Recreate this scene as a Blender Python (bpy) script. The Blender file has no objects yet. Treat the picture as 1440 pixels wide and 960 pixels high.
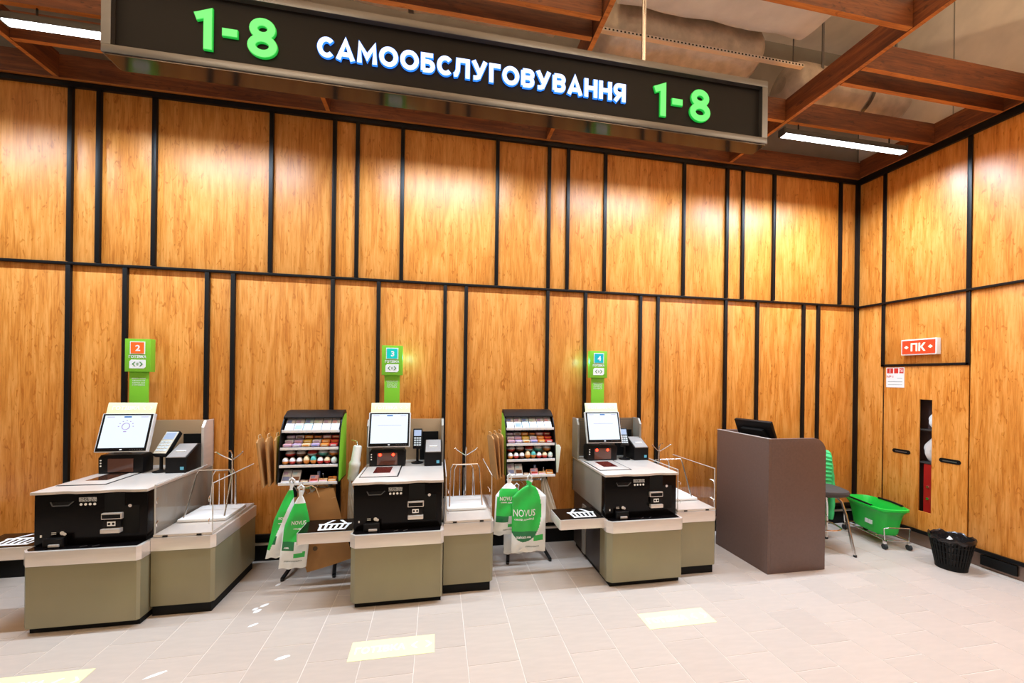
import bpy, bmesh, math, random
from mathutils import Vector, Matrix, Euler
random.seed(7)
S = bpy.context.scene
COL = S.collection
PI = math.pi

# ---------------------------------------------------------------- camera, world, light, exposure
cd = bpy.data.cameras.new('camera'); cam = bpy.data.objects.new('camera', cd); COL.objects.link(cam)
cd.sensor_width = 36.0; cd.lens = 560.0 / 1440 * 36; cd.shift_y = 49.9 / 1440; cd.clip_start = 0.05
yaw, pitch, roll = math.radians(10.63), math.radians(-0.0065), math.radians(0.749)
f = Vector((math.sin(yaw) * math.cos(pitch), math.cos(yaw) * math.cos(pitch), math.sin(pitch)))
r = Vector((math.cos(yaw), -math.sin(yaw), 0)); u = r.cross(f)
r2 = r * math.cos(roll) + u * math.sin(roll); u2 = u * math.cos(roll) - r * math.sin(roll)
m = Matrix((r2, u2, -f)).transposed().to_4x4(); m.translation = (-4.965, -3.964, 1.7)
cam.matrix_world = m
S.camera = cam
w = bpy.data.worlds.new('store_ambience'); S.world = w; w.use_nodes = True
w.node_tree.nodes['Background'].inputs[0].default_value = (1.0, 0.80, 0.58, 1)
w.node_tree.nodes['Background'].inputs[1].default_value = 0.17
S.view_settings.view_transform = 'Standard'; S.view_settings.look = 'None'
S.view_settings.exposure = 0.0; S.view_settings.gamma = 1.0; S.view_settings.use_curve_mapping = False
WALL_LAMP = (62.0, (0.62, 0.80, 1.0))      # linear lamps that wash the panelled walls
ROOM_LAMP = (9.5, (1.0, 0.80, 0.50))      # linear lamps over the sales floor

# ---------------------------------------------------------------- helpers
def tag(o, label=None, cat=None, group=None, kind=None):
    if label: o['label'] = label
    if cat: o['category'] = cat
    if group: o['group'] = group
    if kind: o['kind'] = kind
    return o
def thing(name, label, cat, loc=(0, 0, 0), rotz=0, group=None):
    o = bpy.data.objects.new(name, None); COL.objects.link(o); o.empty_display_size = 0.05
    o.location = loc; o.rotation_euler = (0, 0, rotz)
    return tag(o, label, cat, group)
class MB:
    def __init__(s): s.bm = bmesh.new()
    def _mi(s, faces, mi):
        for fc in faces: fc.material_index = mi
    def box(s, x0, x1, y0, y1, z0, z1, mi=0, bev=0, M=None, bot=None):
        vs = [s.bm.verts.new((x, y, z)) for x in (x0, x1) for y in (y0, y1) for z in (z0, z1)]
        q = [(0, 1, 3, 2), (4, 6, 7, 5), (0, 4, 5, 1), (2, 3, 7, 6), (0, 2, 6, 4), (1, 5, 7, 3)]
        fs = [s.bm.faces.new([vs[i] for i in a]) for a in q]; s._mi(fs, mi)
        if bot is not None: fs[4].material_index = bot
        if M is not None:
            for v in vs: v.co = M @ v.co
        if bev:
            es = list({e for fc in fs for e in fc.edges})
            rr = bmesh.ops.bevel(s.bm, geom=es, offset=bev, segments=2, profile=0.6, affect='EDGES')
            s._mi(rr['faces'], mi)
        return s
    def prism(s, pts, ax, a0, a1, mi=0, bev=0, M=None):
        # pts in the plane of the other two axes (in xyz order), extruded along ax
        def P(p, a):
            return {'x': (a, p[0], p[1]), 'y': (p[0], a, p[1]), 'z': (p[0], p[1], a)}[ax]
        A = [s.bm.verts.new(P(p, a0)) for p in pts]; B = [s.bm.verts.new(P(p, a1)) for p in pts]
        n = len(pts)
        fs = [s.bm.faces.new(A), s.bm.faces.new(B[::-1])]
        for i in range(n): fs.append(s.bm.faces.new([A[i], B[i], B[(i + 1) % n], A[(i + 1) % n]]))
        s._mi(fs, mi); bmesh.ops.recalc_face_normals(s.bm, faces=fs)
        if M is not None:
            for v in A + B: v.co = M @ v.co
        if bev:
            es = list({e for fc in fs[:2] for e in fc.edges})
            rr = bmesh.ops.bevel(s.bm, geom=es, offset=bev, segments=2, profile=0.6, affect='EDGES'); s._mi(rr['faces'], mi)
        return s
    def tube(s, path, rad, mi=0, seg=8, closed=False, caps=True):
        P = [Vector(p) for p in path]; n = len(P); rings = []
        prev = None
        for i in range(n):
            if closed: t = P[(i + 1) % n] - P[i - 1]
            elif i == 0: t = P[1] - P[0]
            elif i == n - 1: t = P[-1] - P[-2]
            else: t = (P[i + 1] - P[i]).normalized() + (P[i] - P[i - 1]).normalized()
            t.normalize()
            if prev is None:
                a = Vector((0, 0, 1)) if abs(t.z) < 0.9 else Vector((1, 0, 0)); nx = t.cross(a).normalized()
            else:
                nx = prev - t * prev.dot(t); nx.normalize()
            prev = nx; ny = t.cross(nx)
            rr = rad[i] if isinstance(rad, (list, tuple)) else rad
            rings.append([s.bm.verts.new(P[i] + nx * math.cos(2 * PI * k / seg) * rr + ny * math.sin(2 * PI * k / seg) * rr) for k in range(seg)])
        fs = []
        for i in range(n if closed else n - 1):
            A, B = rings[i], rings[(i + 1) % n]
            for k in range(seg): fs.append(s.bm.faces.new([A[k], A[(k + 1) % seg], B[(k + 1) % seg], B[k]]))
        if caps and not closed:
            fs.append(s.bm.faces.new(rings[0][::-1])); fs.append(s.bm.faces.new(rings[-1]))
        s._mi(fs, mi); return s
    def cyl(s, a, b, r0, r1=None, seg=16, mi=0):
        r1 = r0 if r1 is None else r1
        return s.tube([a, b], [r0, r1], mi, seg)
    def lathe(s, prof, c=(0, 0, 0), seg=24, mi=0, sx=1, sy=1, cap0=True, cap1=True):
        rings = [[s.bm.verts.new((c[0] + rr * sx * math.cos(2 * PI * k / seg), c[1] + rr * sy * math.sin(2 * PI * k / seg), c[2] + z)) for k in range(seg)] for rr, z in prof]
        fs = []
        for A, B in zip(rings, rings[1:]):
            for k in range(seg): fs.append(s.bm.faces.new([A[k], A[(k + 1) % seg], B[(k + 1) % seg], B[k]]))
        if cap0: fs.append(s.bm.faces.new(rings[0][::-1]))
        if cap1: fs.append(s.bm.faces.new(rings[-1]))
        s._mi(fs, mi); return s
    def grid(s, fn, nu, nv, mfn=None, wrap=False):
        V = [[s.bm.verts.new(fn(i / nu, j / nv)) for j in range(nv + 1)] for i in range(nu if wrap else nu + 1)]
        for i in range(nu):
            for j in range(nv):
                a, b = V[i], V[(i + 1) % len(V)]
                fc = s.bm.faces.new([a[j], b[j], b[j + 1], a[j + 1]])
                if mfn: fc.material_index = mfn((i + .5) / nu, (j + .5) / nv)
        return s
    def xf(s, M):
        bmesh.ops.transform(s.bm, matrix=M, verts=s.bm.verts[:]); return s
    def build(s, name, mats, parent=None, loc=(0, 0, 0), smooth=True, rot=None):
        me = bpy.data.meshes.new(name); s.bm.to_mesh(me); s.bm.free()
        for mm in (mats if isinstance(mats, (list, tuple)) else [mats]): me.materials.append(mm)
        if smooth:
            me.shade_smooth(); me.set_sharp_from_angle(angle=0.6)
        o = bpy.data.objects.new(name, me); COL.objects.link(o)
        o.parent = parent; o.location = loc
        if rot is not None: o.rotation_euler = rot
        return o
def rot(ax, deg, p=(0, 0, 0)):
    p = Vector(p); return Matrix.Translation(p) @ Matrix.Rotation(math.radians(deg), 4, ax) @ Matrix.Translation(-p)
FRONT = Matrix(((1, 0, 0, 0), (0, 0, -1, 0), (0, 1, 0, 0), (0, 0, 0, 1)))     # text plane -> facing -y
LEFTW = Matrix(((0, 0, -1, 0), (-1, 0, 0, 0), (0, 1, 0, 0), (0, 0, 0, 1)))    # text plane -> facing -x
def text(name, body, size, M, mt, parent=None, ext=0.001, bold=0.0, align='CENTER', width=None, warp=None, res=3, height=None):
    cu = bpy.data.curves.new(name, 'FONT'); cu.body = body; cu.size = size; cu.extrude = ext; cu.offset = bold
    cu.align_x = align; cu.align_y = 'CENTER'; cu.resolution_u = res
    tmp = bpy.data.objects.new(name, cu); COL.objects.link(tmp)
    dg = bpy.context.evaluated_depsgraph_get(); dg.update()
    me = bpy.data.meshes.new_from_object(tmp.evaluated_get(dg)); bpy.data.objects.remove(tmp)
    xs = [v.co.x for v in me.vertices]; ys = [v.co.y for v in me.vertices]
    if xs:
        cy = (max(ys) + min(ys)) / 2; cx = (max(xs) + min(xs)) / 2 if align == 'CENTER' else min(xs)
        kx = width / (max(xs) - min(xs)) if width else 1
        ky = height / (max(ys) - min(ys)) if height else 1
        for v in me.vertices: v.co.x = (v.co.x - cx) * kx; v.co.y = (v.co.y - cy) * ky
    me.transform(M)
    if warp:
        for v in me.vertices: v.co = warp(v.co)
    me.materials.clear(); me.materials.append(mt); me.name = name
    o = bpy.data.objects.new(name, me); COL.objects.link(o); o.parent = parent
    return o
def T(x, y, z): return Matrix.Translation((x, y, z))

# ---------------------------------------------------------------- materials
def mat(name, c, rough=0.5, metal=0.0, emit=None, es=0.0, bump=0.0, bscale=60, var=0.0, vscale=8, alpha=1, trans=0, coat=0, stretch=(1, 1, 1), rnd=0.0, spec=0.5):
    mt = bpy.data.materials.new(name); mt.use_nodes = True
    nt = mt.node_tree; b = nt.nodes['Principled BSDF']; L = nt.links
    b.inputs['Base Color'].default_value = (*c, 1); b.inputs['Roughness'].default_value = rough
    b.inputs['Metallic'].default_value = metal; b.inputs['Specular IOR Level'].default_value = spec
    if coat: b.inputs['Coat Weight'].default_value = coat; b.inputs['Coat Roughness'].default_value = 0.08
    if emit: b.inputs['Emission Color'].default_value = (*emit, 1); b.inputs['Emission Strength'].default_value = es
    if trans: b.inputs['Transmission Weight'].default_value = trans
    if alpha < 1: b.inputs['Alpha'].default_value = alpha
    if bump or var or rnd:
        tc = nt.nodes.new('ShaderNodeTexCoord'); mp = nt.nodes.new('ShaderNodeMapping'); L.new(tc.outputs['Object'], mp.inputs[0])
        mp.inputs['Scale'].default_value = stretch
        if bump:
            nz = nt.nodes.new('ShaderNodeTexNoise'); nz.inputs['Scale'].default_value = bscale; nz.inputs['Detail'].default_value = 4
            L.new(mp.outputs[0], nz.inputs['Vector'])
            bp = nt.nodes.new('ShaderNodeBump'); bp.inputs['Strength'].default_value = bump; bp.inputs['Distance'].default_value = 0.01
            L.new(nz.outputs['Fac'], bp.inputs['Height']); L.new(bp.outputs[0], b.inputs['Normal'])
        hs = nt.nodes.new('ShaderNodeHueSaturation'); hs.inputs['Color'].default_value = (*c, 1)
        val = None
        if var:
            n2 = nt.nodes.new('ShaderNodeTexNoise'); n2.inputs['Scale'].default_value = vscale; n2.inputs['Detail'].default_value = 5
            L.new(mp.outputs[0], n2.inputs['Vector'])
            mr = nt.nodes.new('ShaderNodeMapRange'); mr.inputs['From Min'].default_value = .3; mr.inputs['From Max'].default_value = .7
            mr.inputs['To Min'].default_value = 1 - var; mr.inputs['To Max'].default_value = 1 + var
            L.new(n2.outputs['Fac'], mr.inputs[0]); val = mr.outputs[0]
        if rnd:
            oi = nt.nodes.new('ShaderNodeObjectInfo'); m2 = nt.nodes.new('ShaderNodeMapRange')
            m2.inputs['To Min'].default_value = 1 - rnd; m2.inputs['To Max'].default_value = 1 + rnd
            L.new(oi.outputs['Random'], m2.inputs[0])
            if val:
                mm = nt.nodes.new('ShaderNodeMath'); mm.operation = 'MULTIPLY'; L.new(val, mm.inputs[0]); L.new(m2.outputs[0], mm.inputs[1]); val = mm.outputs[0]
            else: val = m2.outputs[0]
        if val: L.new(val, hs.inputs['Value']); L.new(hs.outputs[0], b.inputs['Base Color'])
    return mt
def wood(name, dark, mid, light, rough=0.45, axis='Z', scale=1.0, tone=0.06):
    mt = bpy.data.materials.new(name); mt.use_nodes = True
    nt = mt.node_tree; b = nt.nodes['Principled BSDF']; L = nt.links; N = nt.nodes.new
    tc = N('ShaderNodeTexCoord'); oi = N('ShaderNodeObjectInfo')
    ad = N('ShaderNodeVectorMath'); ad.operation = 'ADD'
    cm = N('ShaderNodeMath'); cm.operation = 'MULTIPLY'; cm.inputs[1].default_value = 37.0
    L.new(oi.outputs['Random'], cm.inputs[0]); L.new(tc.outputs['Object'], ad.inputs[0]); L.new(cm.outputs[0], ad.inputs[1])
    def mp(sx, sz):
        q = N('ShaderNodeMapping'); a = [sx, sx, sx]; a['XYZ'.index(axis)] = sz
        q.inputs['Scale'].default_value = [v * scale for v in a]; L.new(ad.outputs[0], q.inputs[0]); return q.outputs[0]
    big = N('ShaderNodeTexNoise'); big.inputs['Scale'].default_value = 1.0; big.inputs['Detail'].default_value = 3; L.new(mp(7, .9), big.inputs['Vector'])
    ring = N('ShaderNodeMath'); ring.operation = 'MULTIPLY'; ring.inputs[1].default_value = 26.0; L.new(big.outputs['Fac'], ring.inputs[0])
    sn = N('ShaderNodeMath'); sn.operation = 'SINE'; L.new(ring.outputs[0], sn.inputs[0])
    fine = N('ShaderNodeTexNoise'); fine.inputs['Scale'].default_value = 1.0; fine.inputs['Detail'].default_value = 6; fine.inputs['Roughness'].default_value = .65; L.new(mp(90, 5), fine.inputs['Vector'])
    fleck = N('ShaderNodeTexNoise'); fleck.inputs['Scale'].default_value = 1.0; fleck.inputs['Detail'].default_value = 4; fleck.inputs['Distortion'].default_value = 1.5; L.new(mp(26, 9), fleck.inputs['Vector'])
    m1 = N('ShaderNodeMath'); m1.operation = 'MULTIPLY_ADD'; m1.inputs[1].default_value = 0.10; m1.inputs[2].default_value = 0.0; L.new(sn.outputs[0], m1.inputs[0])
    m2 = N('ShaderNodeMath'); m2.operation = 'ADD'; L.new(m1.outputs[0], m2.inputs[0]); L.new(fine.outputs['Fac'], m2.inputs[1])
    fr = N('ShaderNodeMapRange'); fr.inputs['From Min'].default_value = .60; fr.inputs['From Max'].default_value = .72; fr.inputs['To Min'].default_value = 0; fr.inputs['To Max'].default_value = -.34; L.new(fleck.outputs['Fac'], fr.inputs[0])
    m3 = N('ShaderNodeMath'); m3.operation = 'ADD'; L.new(m2.outputs[0], m3.inputs[0]); L.new(fr.outputs[0], m3.inputs[1])
    rp = N('ShaderNodeValToRGB'); e = rp.color_ramp.elements; e[0].position = .22; e[0].color = (*dark, 1); e[1].position = .70; e[1].color = (*light, 1)
    k = e.new(.48); k.color = (*mid, 1)
    L.new(m3.outputs[0], rp.inputs[0])
    hs = N('ShaderNodeHueSaturation'); r2 = N('ShaderNodeMapRange'); r2.inputs['To Min'].default_value = 1 - tone; r2.inputs['To Max'].default_value = 1 + tone
    L.new(oi.outputs['Random'], r2.inputs[0]); L.new(r2.outputs[0], hs.inputs['Value']); L.new(rp.outputs[0], hs.inputs['Color']); L.new(hs.outputs[0], b.inputs['Base Color'])
    b.inputs['Roughness'].default_value = rough
    bp = N('ShaderNodeBump'); bp.inputs['Strength'].default_value = .08; bp.inputs['Distance'].default_value = .004; L.new(m3.outputs[0], bp.inputs['Height']); L.new(bp.outputs[0], b.inputs['Normal'])
    return mt
def mesh_mat(name, c, hole, sc=55):
    # perforated sheet: round dark holes in a square grid
    mt = mat(name, c, 0.45, 0.3); nt = mt.node_tree; L = nt.links; N = nt.nodes.new; b = nt.nodes['Principled BSDF']
    tc = N('ShaderNodeTexCoord'); sx = N('ShaderNodeSeparateXYZ'); L.new(tc.outputs['Object'], sx.inputs[0])
    ds = []
    for k in ('X', 'Z'):
        a = N('ShaderNodeMath'); a.operation = 'MULTIPLY'; a.inputs[1].default_value = sc; L.new(sx.outputs[k], a.inputs[0])
        q = N('ShaderNodeMath'); q.operation = 'FRACT'; L.new(a.outputs[0], q.inputs[0])
        s = N('ShaderNodeMath'); s.operation = 'SUBTRACT'; s.inputs[1].default_value = .5; L.new(q.outputs[0], s.inputs[0])
        p = N('ShaderNodeMath'); p.operation = 'POWER'; p.inputs[1].default_value = 2; L.new(s.outputs[0], p.inputs[0]); ds.append(p.outputs[0])
    ad = N('ShaderNodeMath'); ad.operation = 'ADD'; L.new(ds[0], ad.inputs[0]); L.new(ds[1], ad.inputs[1])
    lt = N('ShaderNodeMath'); lt.operation = 'LESS_THAN'; lt.inputs[1].default_value = .075; L.new(ad.outputs[0], lt.inputs[0])
    mx = N('ShaderNodeMix'); mx.data_type = 'RGBA'; mx.inputs[6].default_value = (*c, 1); mx.inputs[7].default_value = (*hole, 1)
    L.new(lt.outputs[0], mx.inputs[0]); L.new(mx.outputs[2], b.inputs['Base Color'])
    return mt
def glass(name, tint=(1, 1, 1), clear=0.86, rough=0.02):
    mt = bpy.data.materials.new(name); mt.use_nodes = True; nt = mt.node_tree; nt.nodes.clear(); N = nt.nodes.new; L = nt.links
    out = N('ShaderNodeOutputMaterial'); mx = N('ShaderNodeMixShader'); tr = N('ShaderNodeBsdfTransparent'); gl = N('ShaderNodeBsdfGlossy'); fr = N('ShaderNodeLayerWeight'); fr.inputs[0].default_value = .5; pw = N('ShaderNodeMath'); pw.operation = 'POWER'; pw.inputs[1].default_value = 4
    tr.inputs[0].default_value = (*tint, 1); gl.inputs['Roughness'].default_value = rough; L.new(fr.outputs['Facing'], pw.inputs[0])
    ma = N('ShaderNodeMath'); ma.operation = 'MULTIPLY_ADD'; ma.inputs[1].default_value = clear; ma.inputs[2].default_value = 0.025
    L.new(pw.outputs[0], ma.inputs[0]); L.new(ma.outputs[0], mx.inputs[0]); L.new(tr.outputs[0], mx.inputs[1]); L.new(gl.outputs[0], mx.inputs[2]); L.new(mx.outputs[0], out.inputs[0])
    return mt
def emis(name, c, s): return mat(name, tuple(min(1, v) * .12 for v in c), 0.4, emit=c, es=s)

WOOD = wood('panel_veneer', (.49, .138, .012), (.68, .245, .036), (.80, .335, .075), 0.40)
BEAM = wood('stained_beam', (.085, .020, .006), (.17, .042, .010), (.26, .075, .018), 0.5, 'X')
BEAMY = wood('stained_beam_across', (.085, .020, .006), (.17, .042, .010), (.26, .075, .018), 0.5, 'Y')
EDGE = wood('beam_bounce_lit', (.30, .085, .016), (.46, .14, .028), (.58, .20, .04), 0.45, 'X')  # beam wood with bounce light from the floor painted in, for bottom faces
BLACK = mat('black_aluminium', (.006, .005, .005), 0.4, spec=.25)
MATTE = mat('matte_black', (.005, .0045, .004), 0.6, spec=.2)
PLAST = mat('black_plastic', (.006, .005, .005), 0.36, spec=.2, bump=.05, bscale=400)
GLOSS = mat('gloss_black', (.004, .003, .003), 0.2, spec=.16)
DGREY = mat('dark_grey_plastic', (.05, .045, .042), 0.4)
STEEL = mat('grey_painted_steel', (.30, .262, .155), 0.42, 0.35, bump=.05, bscale=300, var=.05, vscale=3)
LSTEEL = mat('pale_brushed_steel', (.80, .72, .65), 0.34, 0.55, var=.05, vscale=4, stretch=(1, 1, 8))
TOP = mat('pale_counter_top', (.66, .58, .51), 0.28, 0.25, var=.05, vscale=5)
PANEL = mat('taupe_side_panel', (.30, .26, .21), 0.45, 0.3, var=.06, vscale=3)
CHROME = mat('chrome_wire', (.86, .84, .82), 0.18, 1.0)
WHITE = mat('white_plastic', (.85, .83, .80), 0.4)
PRINT = mat('white_print_and_light', (.9, .9, .9), 0.5)
RUBBER = mat('black_rubber', (.02, .02, .02), 0.7)
TILE = mat('floor_tile', (.52, .43, .365), 0.34, var=.04, vscale=6, stretch=(1, 5, 1), rnd=.035, bump=.03, bscale=40)
GROUT = mat('tile_grout', (.70, .61, .54), 0.8, var=.1)
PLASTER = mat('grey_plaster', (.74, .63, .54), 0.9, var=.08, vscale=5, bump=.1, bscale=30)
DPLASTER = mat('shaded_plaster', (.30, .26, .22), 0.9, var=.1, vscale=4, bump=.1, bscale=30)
FOIL = mat('foil_wrap', (.60, .51, .43), 0.42, 0.35, var=.2, vscale=9, bump=.6, bscale=18)
DUCT = mat('pale_duct_wrap', (.82, .75, .67), 0.55, 0.0, var=.08, vscale=5, bump=.25, bscale=12)
TUBE = emis('lit_tube', (.93, .97, 1.0), 9.0)
ALU = mat('grey_aluminium', (.17, .155, .15), 0.32, 0.7)
SIGNF = mat('sign_face', (.016, .012, .010), 0.55, 0.0, spec=.15, bump=.05, bscale=500)
SIGNB = mat('sign_gloss_base', (.10, .075, .06), 0.07, 0.75)
GREENL = emis('lit_green', (.16, 1.0, .20), 1.0)
WHITEL = emis('lit_white', (.92, .95, 1.0), 1.6)
GREENS = mat('green_letter_side', (.02, .35, .05), 0.4, emit=(.02, .7, .08), es=.5)
BLUES = mat('blue_letter_side', (.05, .25, .8), 0.4, emit=(.03, .25, 1.0), es=1.0)
LIME = mat('lime_green', (.21, .56, .03), 0.4)
GREEN = mat('bright_green_plastic', (.012, .50, .045), 0.35)
DESK = mat('brown_laminate', (.13, .075, .058), 0.5, var=.08, vscale=60, bump=.06, bscale=250)
KRAFT = mat('kraft_paper', (.42, .20, .06), 0.8, var=.08, vscale=10)
ROPE = mat('kraft_cord', (.52, .30, .13), 0.8)
BAGW = mat('white_film', (.86, .87, .85), 0.35, bump=.25, bscale=25)
BAGG = mat('green_print_film', (.03, .50, .07), 0.33, bump=.25, bscale=25)
BAGD = mat('dark_green_print_film', (.01, .17, .05), 0.35, bump=.2, bscale=25)
CLEARBAG = mat('cloudy_film', (.72, .64, .54), 0.35, alpha=.75, bump=.4, bscale=20)
PAPER = mat('white_paper', (.84, .82, .78), 0.7)
ACRYL = glass('clear_acrylic', (.985, .98, .975), .45)
ACEDGE = mat('acrylic_edge', (.72, .68, .62), .25, alpha=.6)
SMOKE = mat('dark_window', (.06, .025, .015), .08, coat=.5)
RED = mat('red_print', (.62, .03, .02), 0.45)
REDL = emis('red_lamp', (1.0, .03, .01), 9.0)
JACKET = mat('green_quilt', (.05, .55, .16), 0.55, bump=.15, bscale=60)
SEATF = mat('dark_seat_cloth', (.055, .042, .035), 0.8, bump=.1, bscale=300)

# ---------------------------------------------------------------- the setting
def struct(o): o['kind'] = 'structure'; return o
XL = -10.3; YF = -6.4
# floor: base, near tiles as parts, far tiles as one joined part
floor = struct(MB().box(XL, 0.06, YF, 0.06, -.06, -.0022).build('floor', GROUT))
TW, TL = .312, .365
def tile_mesh():
    b = MB(); x0, x1, y0, y1, c = -TW / 2 + .0018, TW / 2 - .0018, -TL / 2 + .0018, TL / 2 - .0018, .0015
    lo = [b.bm.verts.new(p) for p in ((x0, y0, -.003), (x1, y0, -.003), (x1, y1, -.003), (x0, y1, -.003))]
    hi = [b.bm.verts.new(p) for p in ((x0 + c, y0 + c, 0), (x1 - c, y0 + c, 0), (x1 - c, y1 - c, 0), (x0 + c, y1 - c, 0))]
    b.bm.faces.new(hi)
    for i in range(4): b.bm.faces.new([lo[i], lo[(i + 1) % 4], hi[(i + 1) % 4], hi[i]])
    return b
tile0 = None; far = MB()
for k in range(-16, 18):
    cx = -5.39 + TW * (k + .5)
    if cx > .0: continue
    for n in range(-5, 15):
        cy = -1.26 - TL * n + (TL / 2 if k % 2 else 0) + TL / 2
        if cy > .06 or cy < YF: continue
        if n <= 3 and cx > -9.4 and cx - TW / 2 < -.05:
            if tile0 is None: tile0 = tile_mesh().build('tile', TILE, floor, (cx, cy, 0), smooth=False)
            else:
                t = tile0.copy(); COL.objects.link(t); t.location = (cx, cy, 0); t.parent = floor
        elif cx > XL:
            t = tile_mesh()
            mp_ = [far.bm.verts.new(v.co + Vector((cx, cy, 0))) for v in t.bm.verts]; t.bm.verts.index_update()
            for fc in t.bm.faces: far.bm.faces.new([mp_[v.index] for v in fc.verts])
            t.bm.free()
e0 = None
for n in range(-5, 8):
    cy = -1.26 - TL * n + TL / 2 + TL / 2
    if cy > .1: continue
    if e0 is None: e0 = MB().box(-.041, .041, -TL / 2 + .003, TL / 2 - .003, -.003, 0).build('tile', TILE, floor, (-.042, cy, 0), smooth=False)
    else: t = e0.copy(); COL.objects.link(t); t.location = (-.042, cy, 0); t.parent = floor
tag(far.build('tile_field', TILE, floor, smooth=False), kind='stuff')

ZT, ZM, ZB = 4.09, 2.60, .235       # top rail, middle rail, foot rail
wall_back = struct(MB().box(XL, .14, .012, .14, 0, 5.6).build('wall_back', MATTE))
def wpanel(x0, x1, z0, z1, g=.004):
    o = MB().box(x0 + g - (x0 + x1) / 2, x1 - g - (x0 + x1) / 2, 0, .013, g, z1 - z0 - g, bev=.0015).build('panel', WOOD, wall_back, ((x0 + x1) / 2, 0, z0)); return o
mains = [-1.793 - 2.068 * k for k in range(5)]
upper, lower = [], []
for x in mains:
    upper += [x, x + .203, x + .612, x + 1.532]; lower += [x, x + .408, x + 1.03, x + 1.235]
def strip(xs, z0, z1):
    xs = sorted([x for x in xs if x > XL - .01 and x < -.05] + [-.03])
    for a, b in zip(xs, xs[1:]): wpanel(a, b, z0, z1)
strip(upper, ZM, ZT); strip(lower, ZB, ZM)
def vrail(x, z0, z1, wd=.034):
    MB().box(-wd / 2, wd / 2, -.026, .012, 0, z1 - z0, bev=.002).build('rail', BLACK, wall_back, (x, 0, z0))
for x in upper:
    if x > XL: vrail(x, ZM + .016, ZT - .016)
for x in lower:
    if x > XL: vrail(x, ZB + .016, ZM - .012)
MB().box(XL, -.02, -.03, .012, ZT - .022, ZT + .022, bev=.002).build('rail', BLACK, wall_back)
MB().box(XL, -.02, -.028, .012, ZM - .011, ZM + .011, bev=.002).build('rail', BLACK, wall_back)
MB().box(XL, -.02, -.022, .012, ZB - .022, ZB + .012, bev=.002).build('rail', BLACK, wall_back)
MB().box(XL, 0, -.006, .012, .145, .165).build('base_strip', LSTEEL, wall_back)
MB().box(XL, 0, .004, .012, 0, .145).build('kick_panel', MATTE, wall_back)
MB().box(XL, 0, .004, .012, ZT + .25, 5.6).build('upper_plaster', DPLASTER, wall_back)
# right wall
wall_right = struct(MB().box(.012, .14, -1.09, .012, 0, 5.6)
    .box(.012, .14, YF, -1.09, 0, 5.6).build('wall_right', MATTE))
# cut the cabinet opening out of the backing: rebuild it around the glazed slot
bpy.data.objects.remove(wall_right)
CY0, CY1, CZ0, CZ1 = -1.06, -.33, .20, 1.87
wall_right = struct(MB().box(.012, .14, YF, CY0, 0, 5.6).box(.012, .14, CY1, .14, 0, 5.6)
    .box(.012, .14, CY0, CY1, CZ1, 5.6).box(.012, .14, CY0, CY1, 0, CZ0).build('wall_right', MATTE))
def rpanel(y0, y1, z0, z1, g=.004):
    MB().box(0, .013, y0 + g - (y0 + y1) / 2, y1 - g - (y0 + y1) / 2, g, z1 - z0 - g, bev=.0015).build('panel', WOOD, wall_right, (0, (y0 + y1) / 2, z0))
RT, RM, RB = 4.085, 2.585, .16
ry = [-.03, -.305, -1.04, -1.65, -2.45, -3.2, -4.2, -5.2, YF]
for b, a in zip(ry, ry[1:]): rpanel(a, b, RM, RT)
rpanel(-.305, -.03, RB, RM); rpanel(-1.04, -.305, 1.885, RM)
low = [-1.052, -1.75, -2.45, -3.2, -4.2, -5.2, YF]
for b, a in zip(low, low[1:]): rpanel(a, b, RB, RM)
def rrail(y, z0, z1, wd=.034):
    MB().box(-.014, .012, -wd / 2, wd / 2, 0, z1 - z0, bev=.002).build('rail', BLACK, wall_right, (0, y, z0))
for y in ry[1:-1]: rrail(y, RM + .011, RT - .03)
rrail(-.305, 1.87, RM - .011); rrail(-1.04, 1.87, RM - .011, .03)
MB().box(-.03, .012, YF, 0, RT - .035, RT + .035, bev=.002).build('rail', BLACK, wall_right)
MB().box(-.028, .012, YF, 0, RM - .011, RM + .011, bev=.002).build('rail', BLACK, wall_right)
MB().box(-.014, .012, -1.05, -.29, 1.872, 1.896, bev=.002).build('rail', BLACK, wall_right)
MB().box(-.02, .012, YF, 0, RB - .03, RB + .004, bev=.002).build('rail', BLACK, wall_right)
MB().box(.004, .012, YF, 0, 0, RB - .03).build('kick_panel', mat('brown_kick_metal', (.26, .17, .13), .3, .5, var=.15, vscale=4), wall_right)
MB().box(.004, .012, YF, 0, RT + .25, 5.6).build('upper_plaster', PLASTER, wall_right)
for y in (-.9, -2.1, -3.3): MB().box(.001, .005, y - .004, y + .004, RT + .25, 5.6).build('plaster_seam', DPLASTER, wall_right)
struct(MB().box(-.034, .012, -.034, .012, 0, ZT + .02, bev=.003).build('trim_1', BLACK))          # corner post
# hydrant cabinet: two door leaves, window slot between them, things behind
SY0, SY1, SZ0, SZ1 = -.765, -.655, .36, 1.522
d1 = struct(MB().box(-.002, .012, SY1 + .0, -.318, RB + .004, 1.87, bev=.0015).build('door_1', WOOD))
d2 = struct(MB().box(-.002, .012, -1.046, SY0, RB + .004, 1.87)
    .box(-.002, .012, SY0, SY1, SZ1, 1.87).box(-.002, .012, SY0, SY1, RB + .004, SZ0).build('door_2', WOOD))
for d, y, z in ((d1, -.496, .948), (d2, -.913, .928)):
    hb = MB().prism([(y + math.cos(a) * .022 + s * .063, z + math.sin(a) * .022) for s, a0 in ((1, -PI / 2), (-1, PI / 2)) for a in [a0 + PI * i / 8 for i in range(9)]], 'x', -.006, -.001)
    h = hb.build('handle', MATTE, d)
    MB().box(-.0085, -.006, y - .055, y + .055, z - .008, z + .003).build('grip', ALU, h)
CABM = mat('cabinet_inside', (.10, .055, .05), .6)
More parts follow.
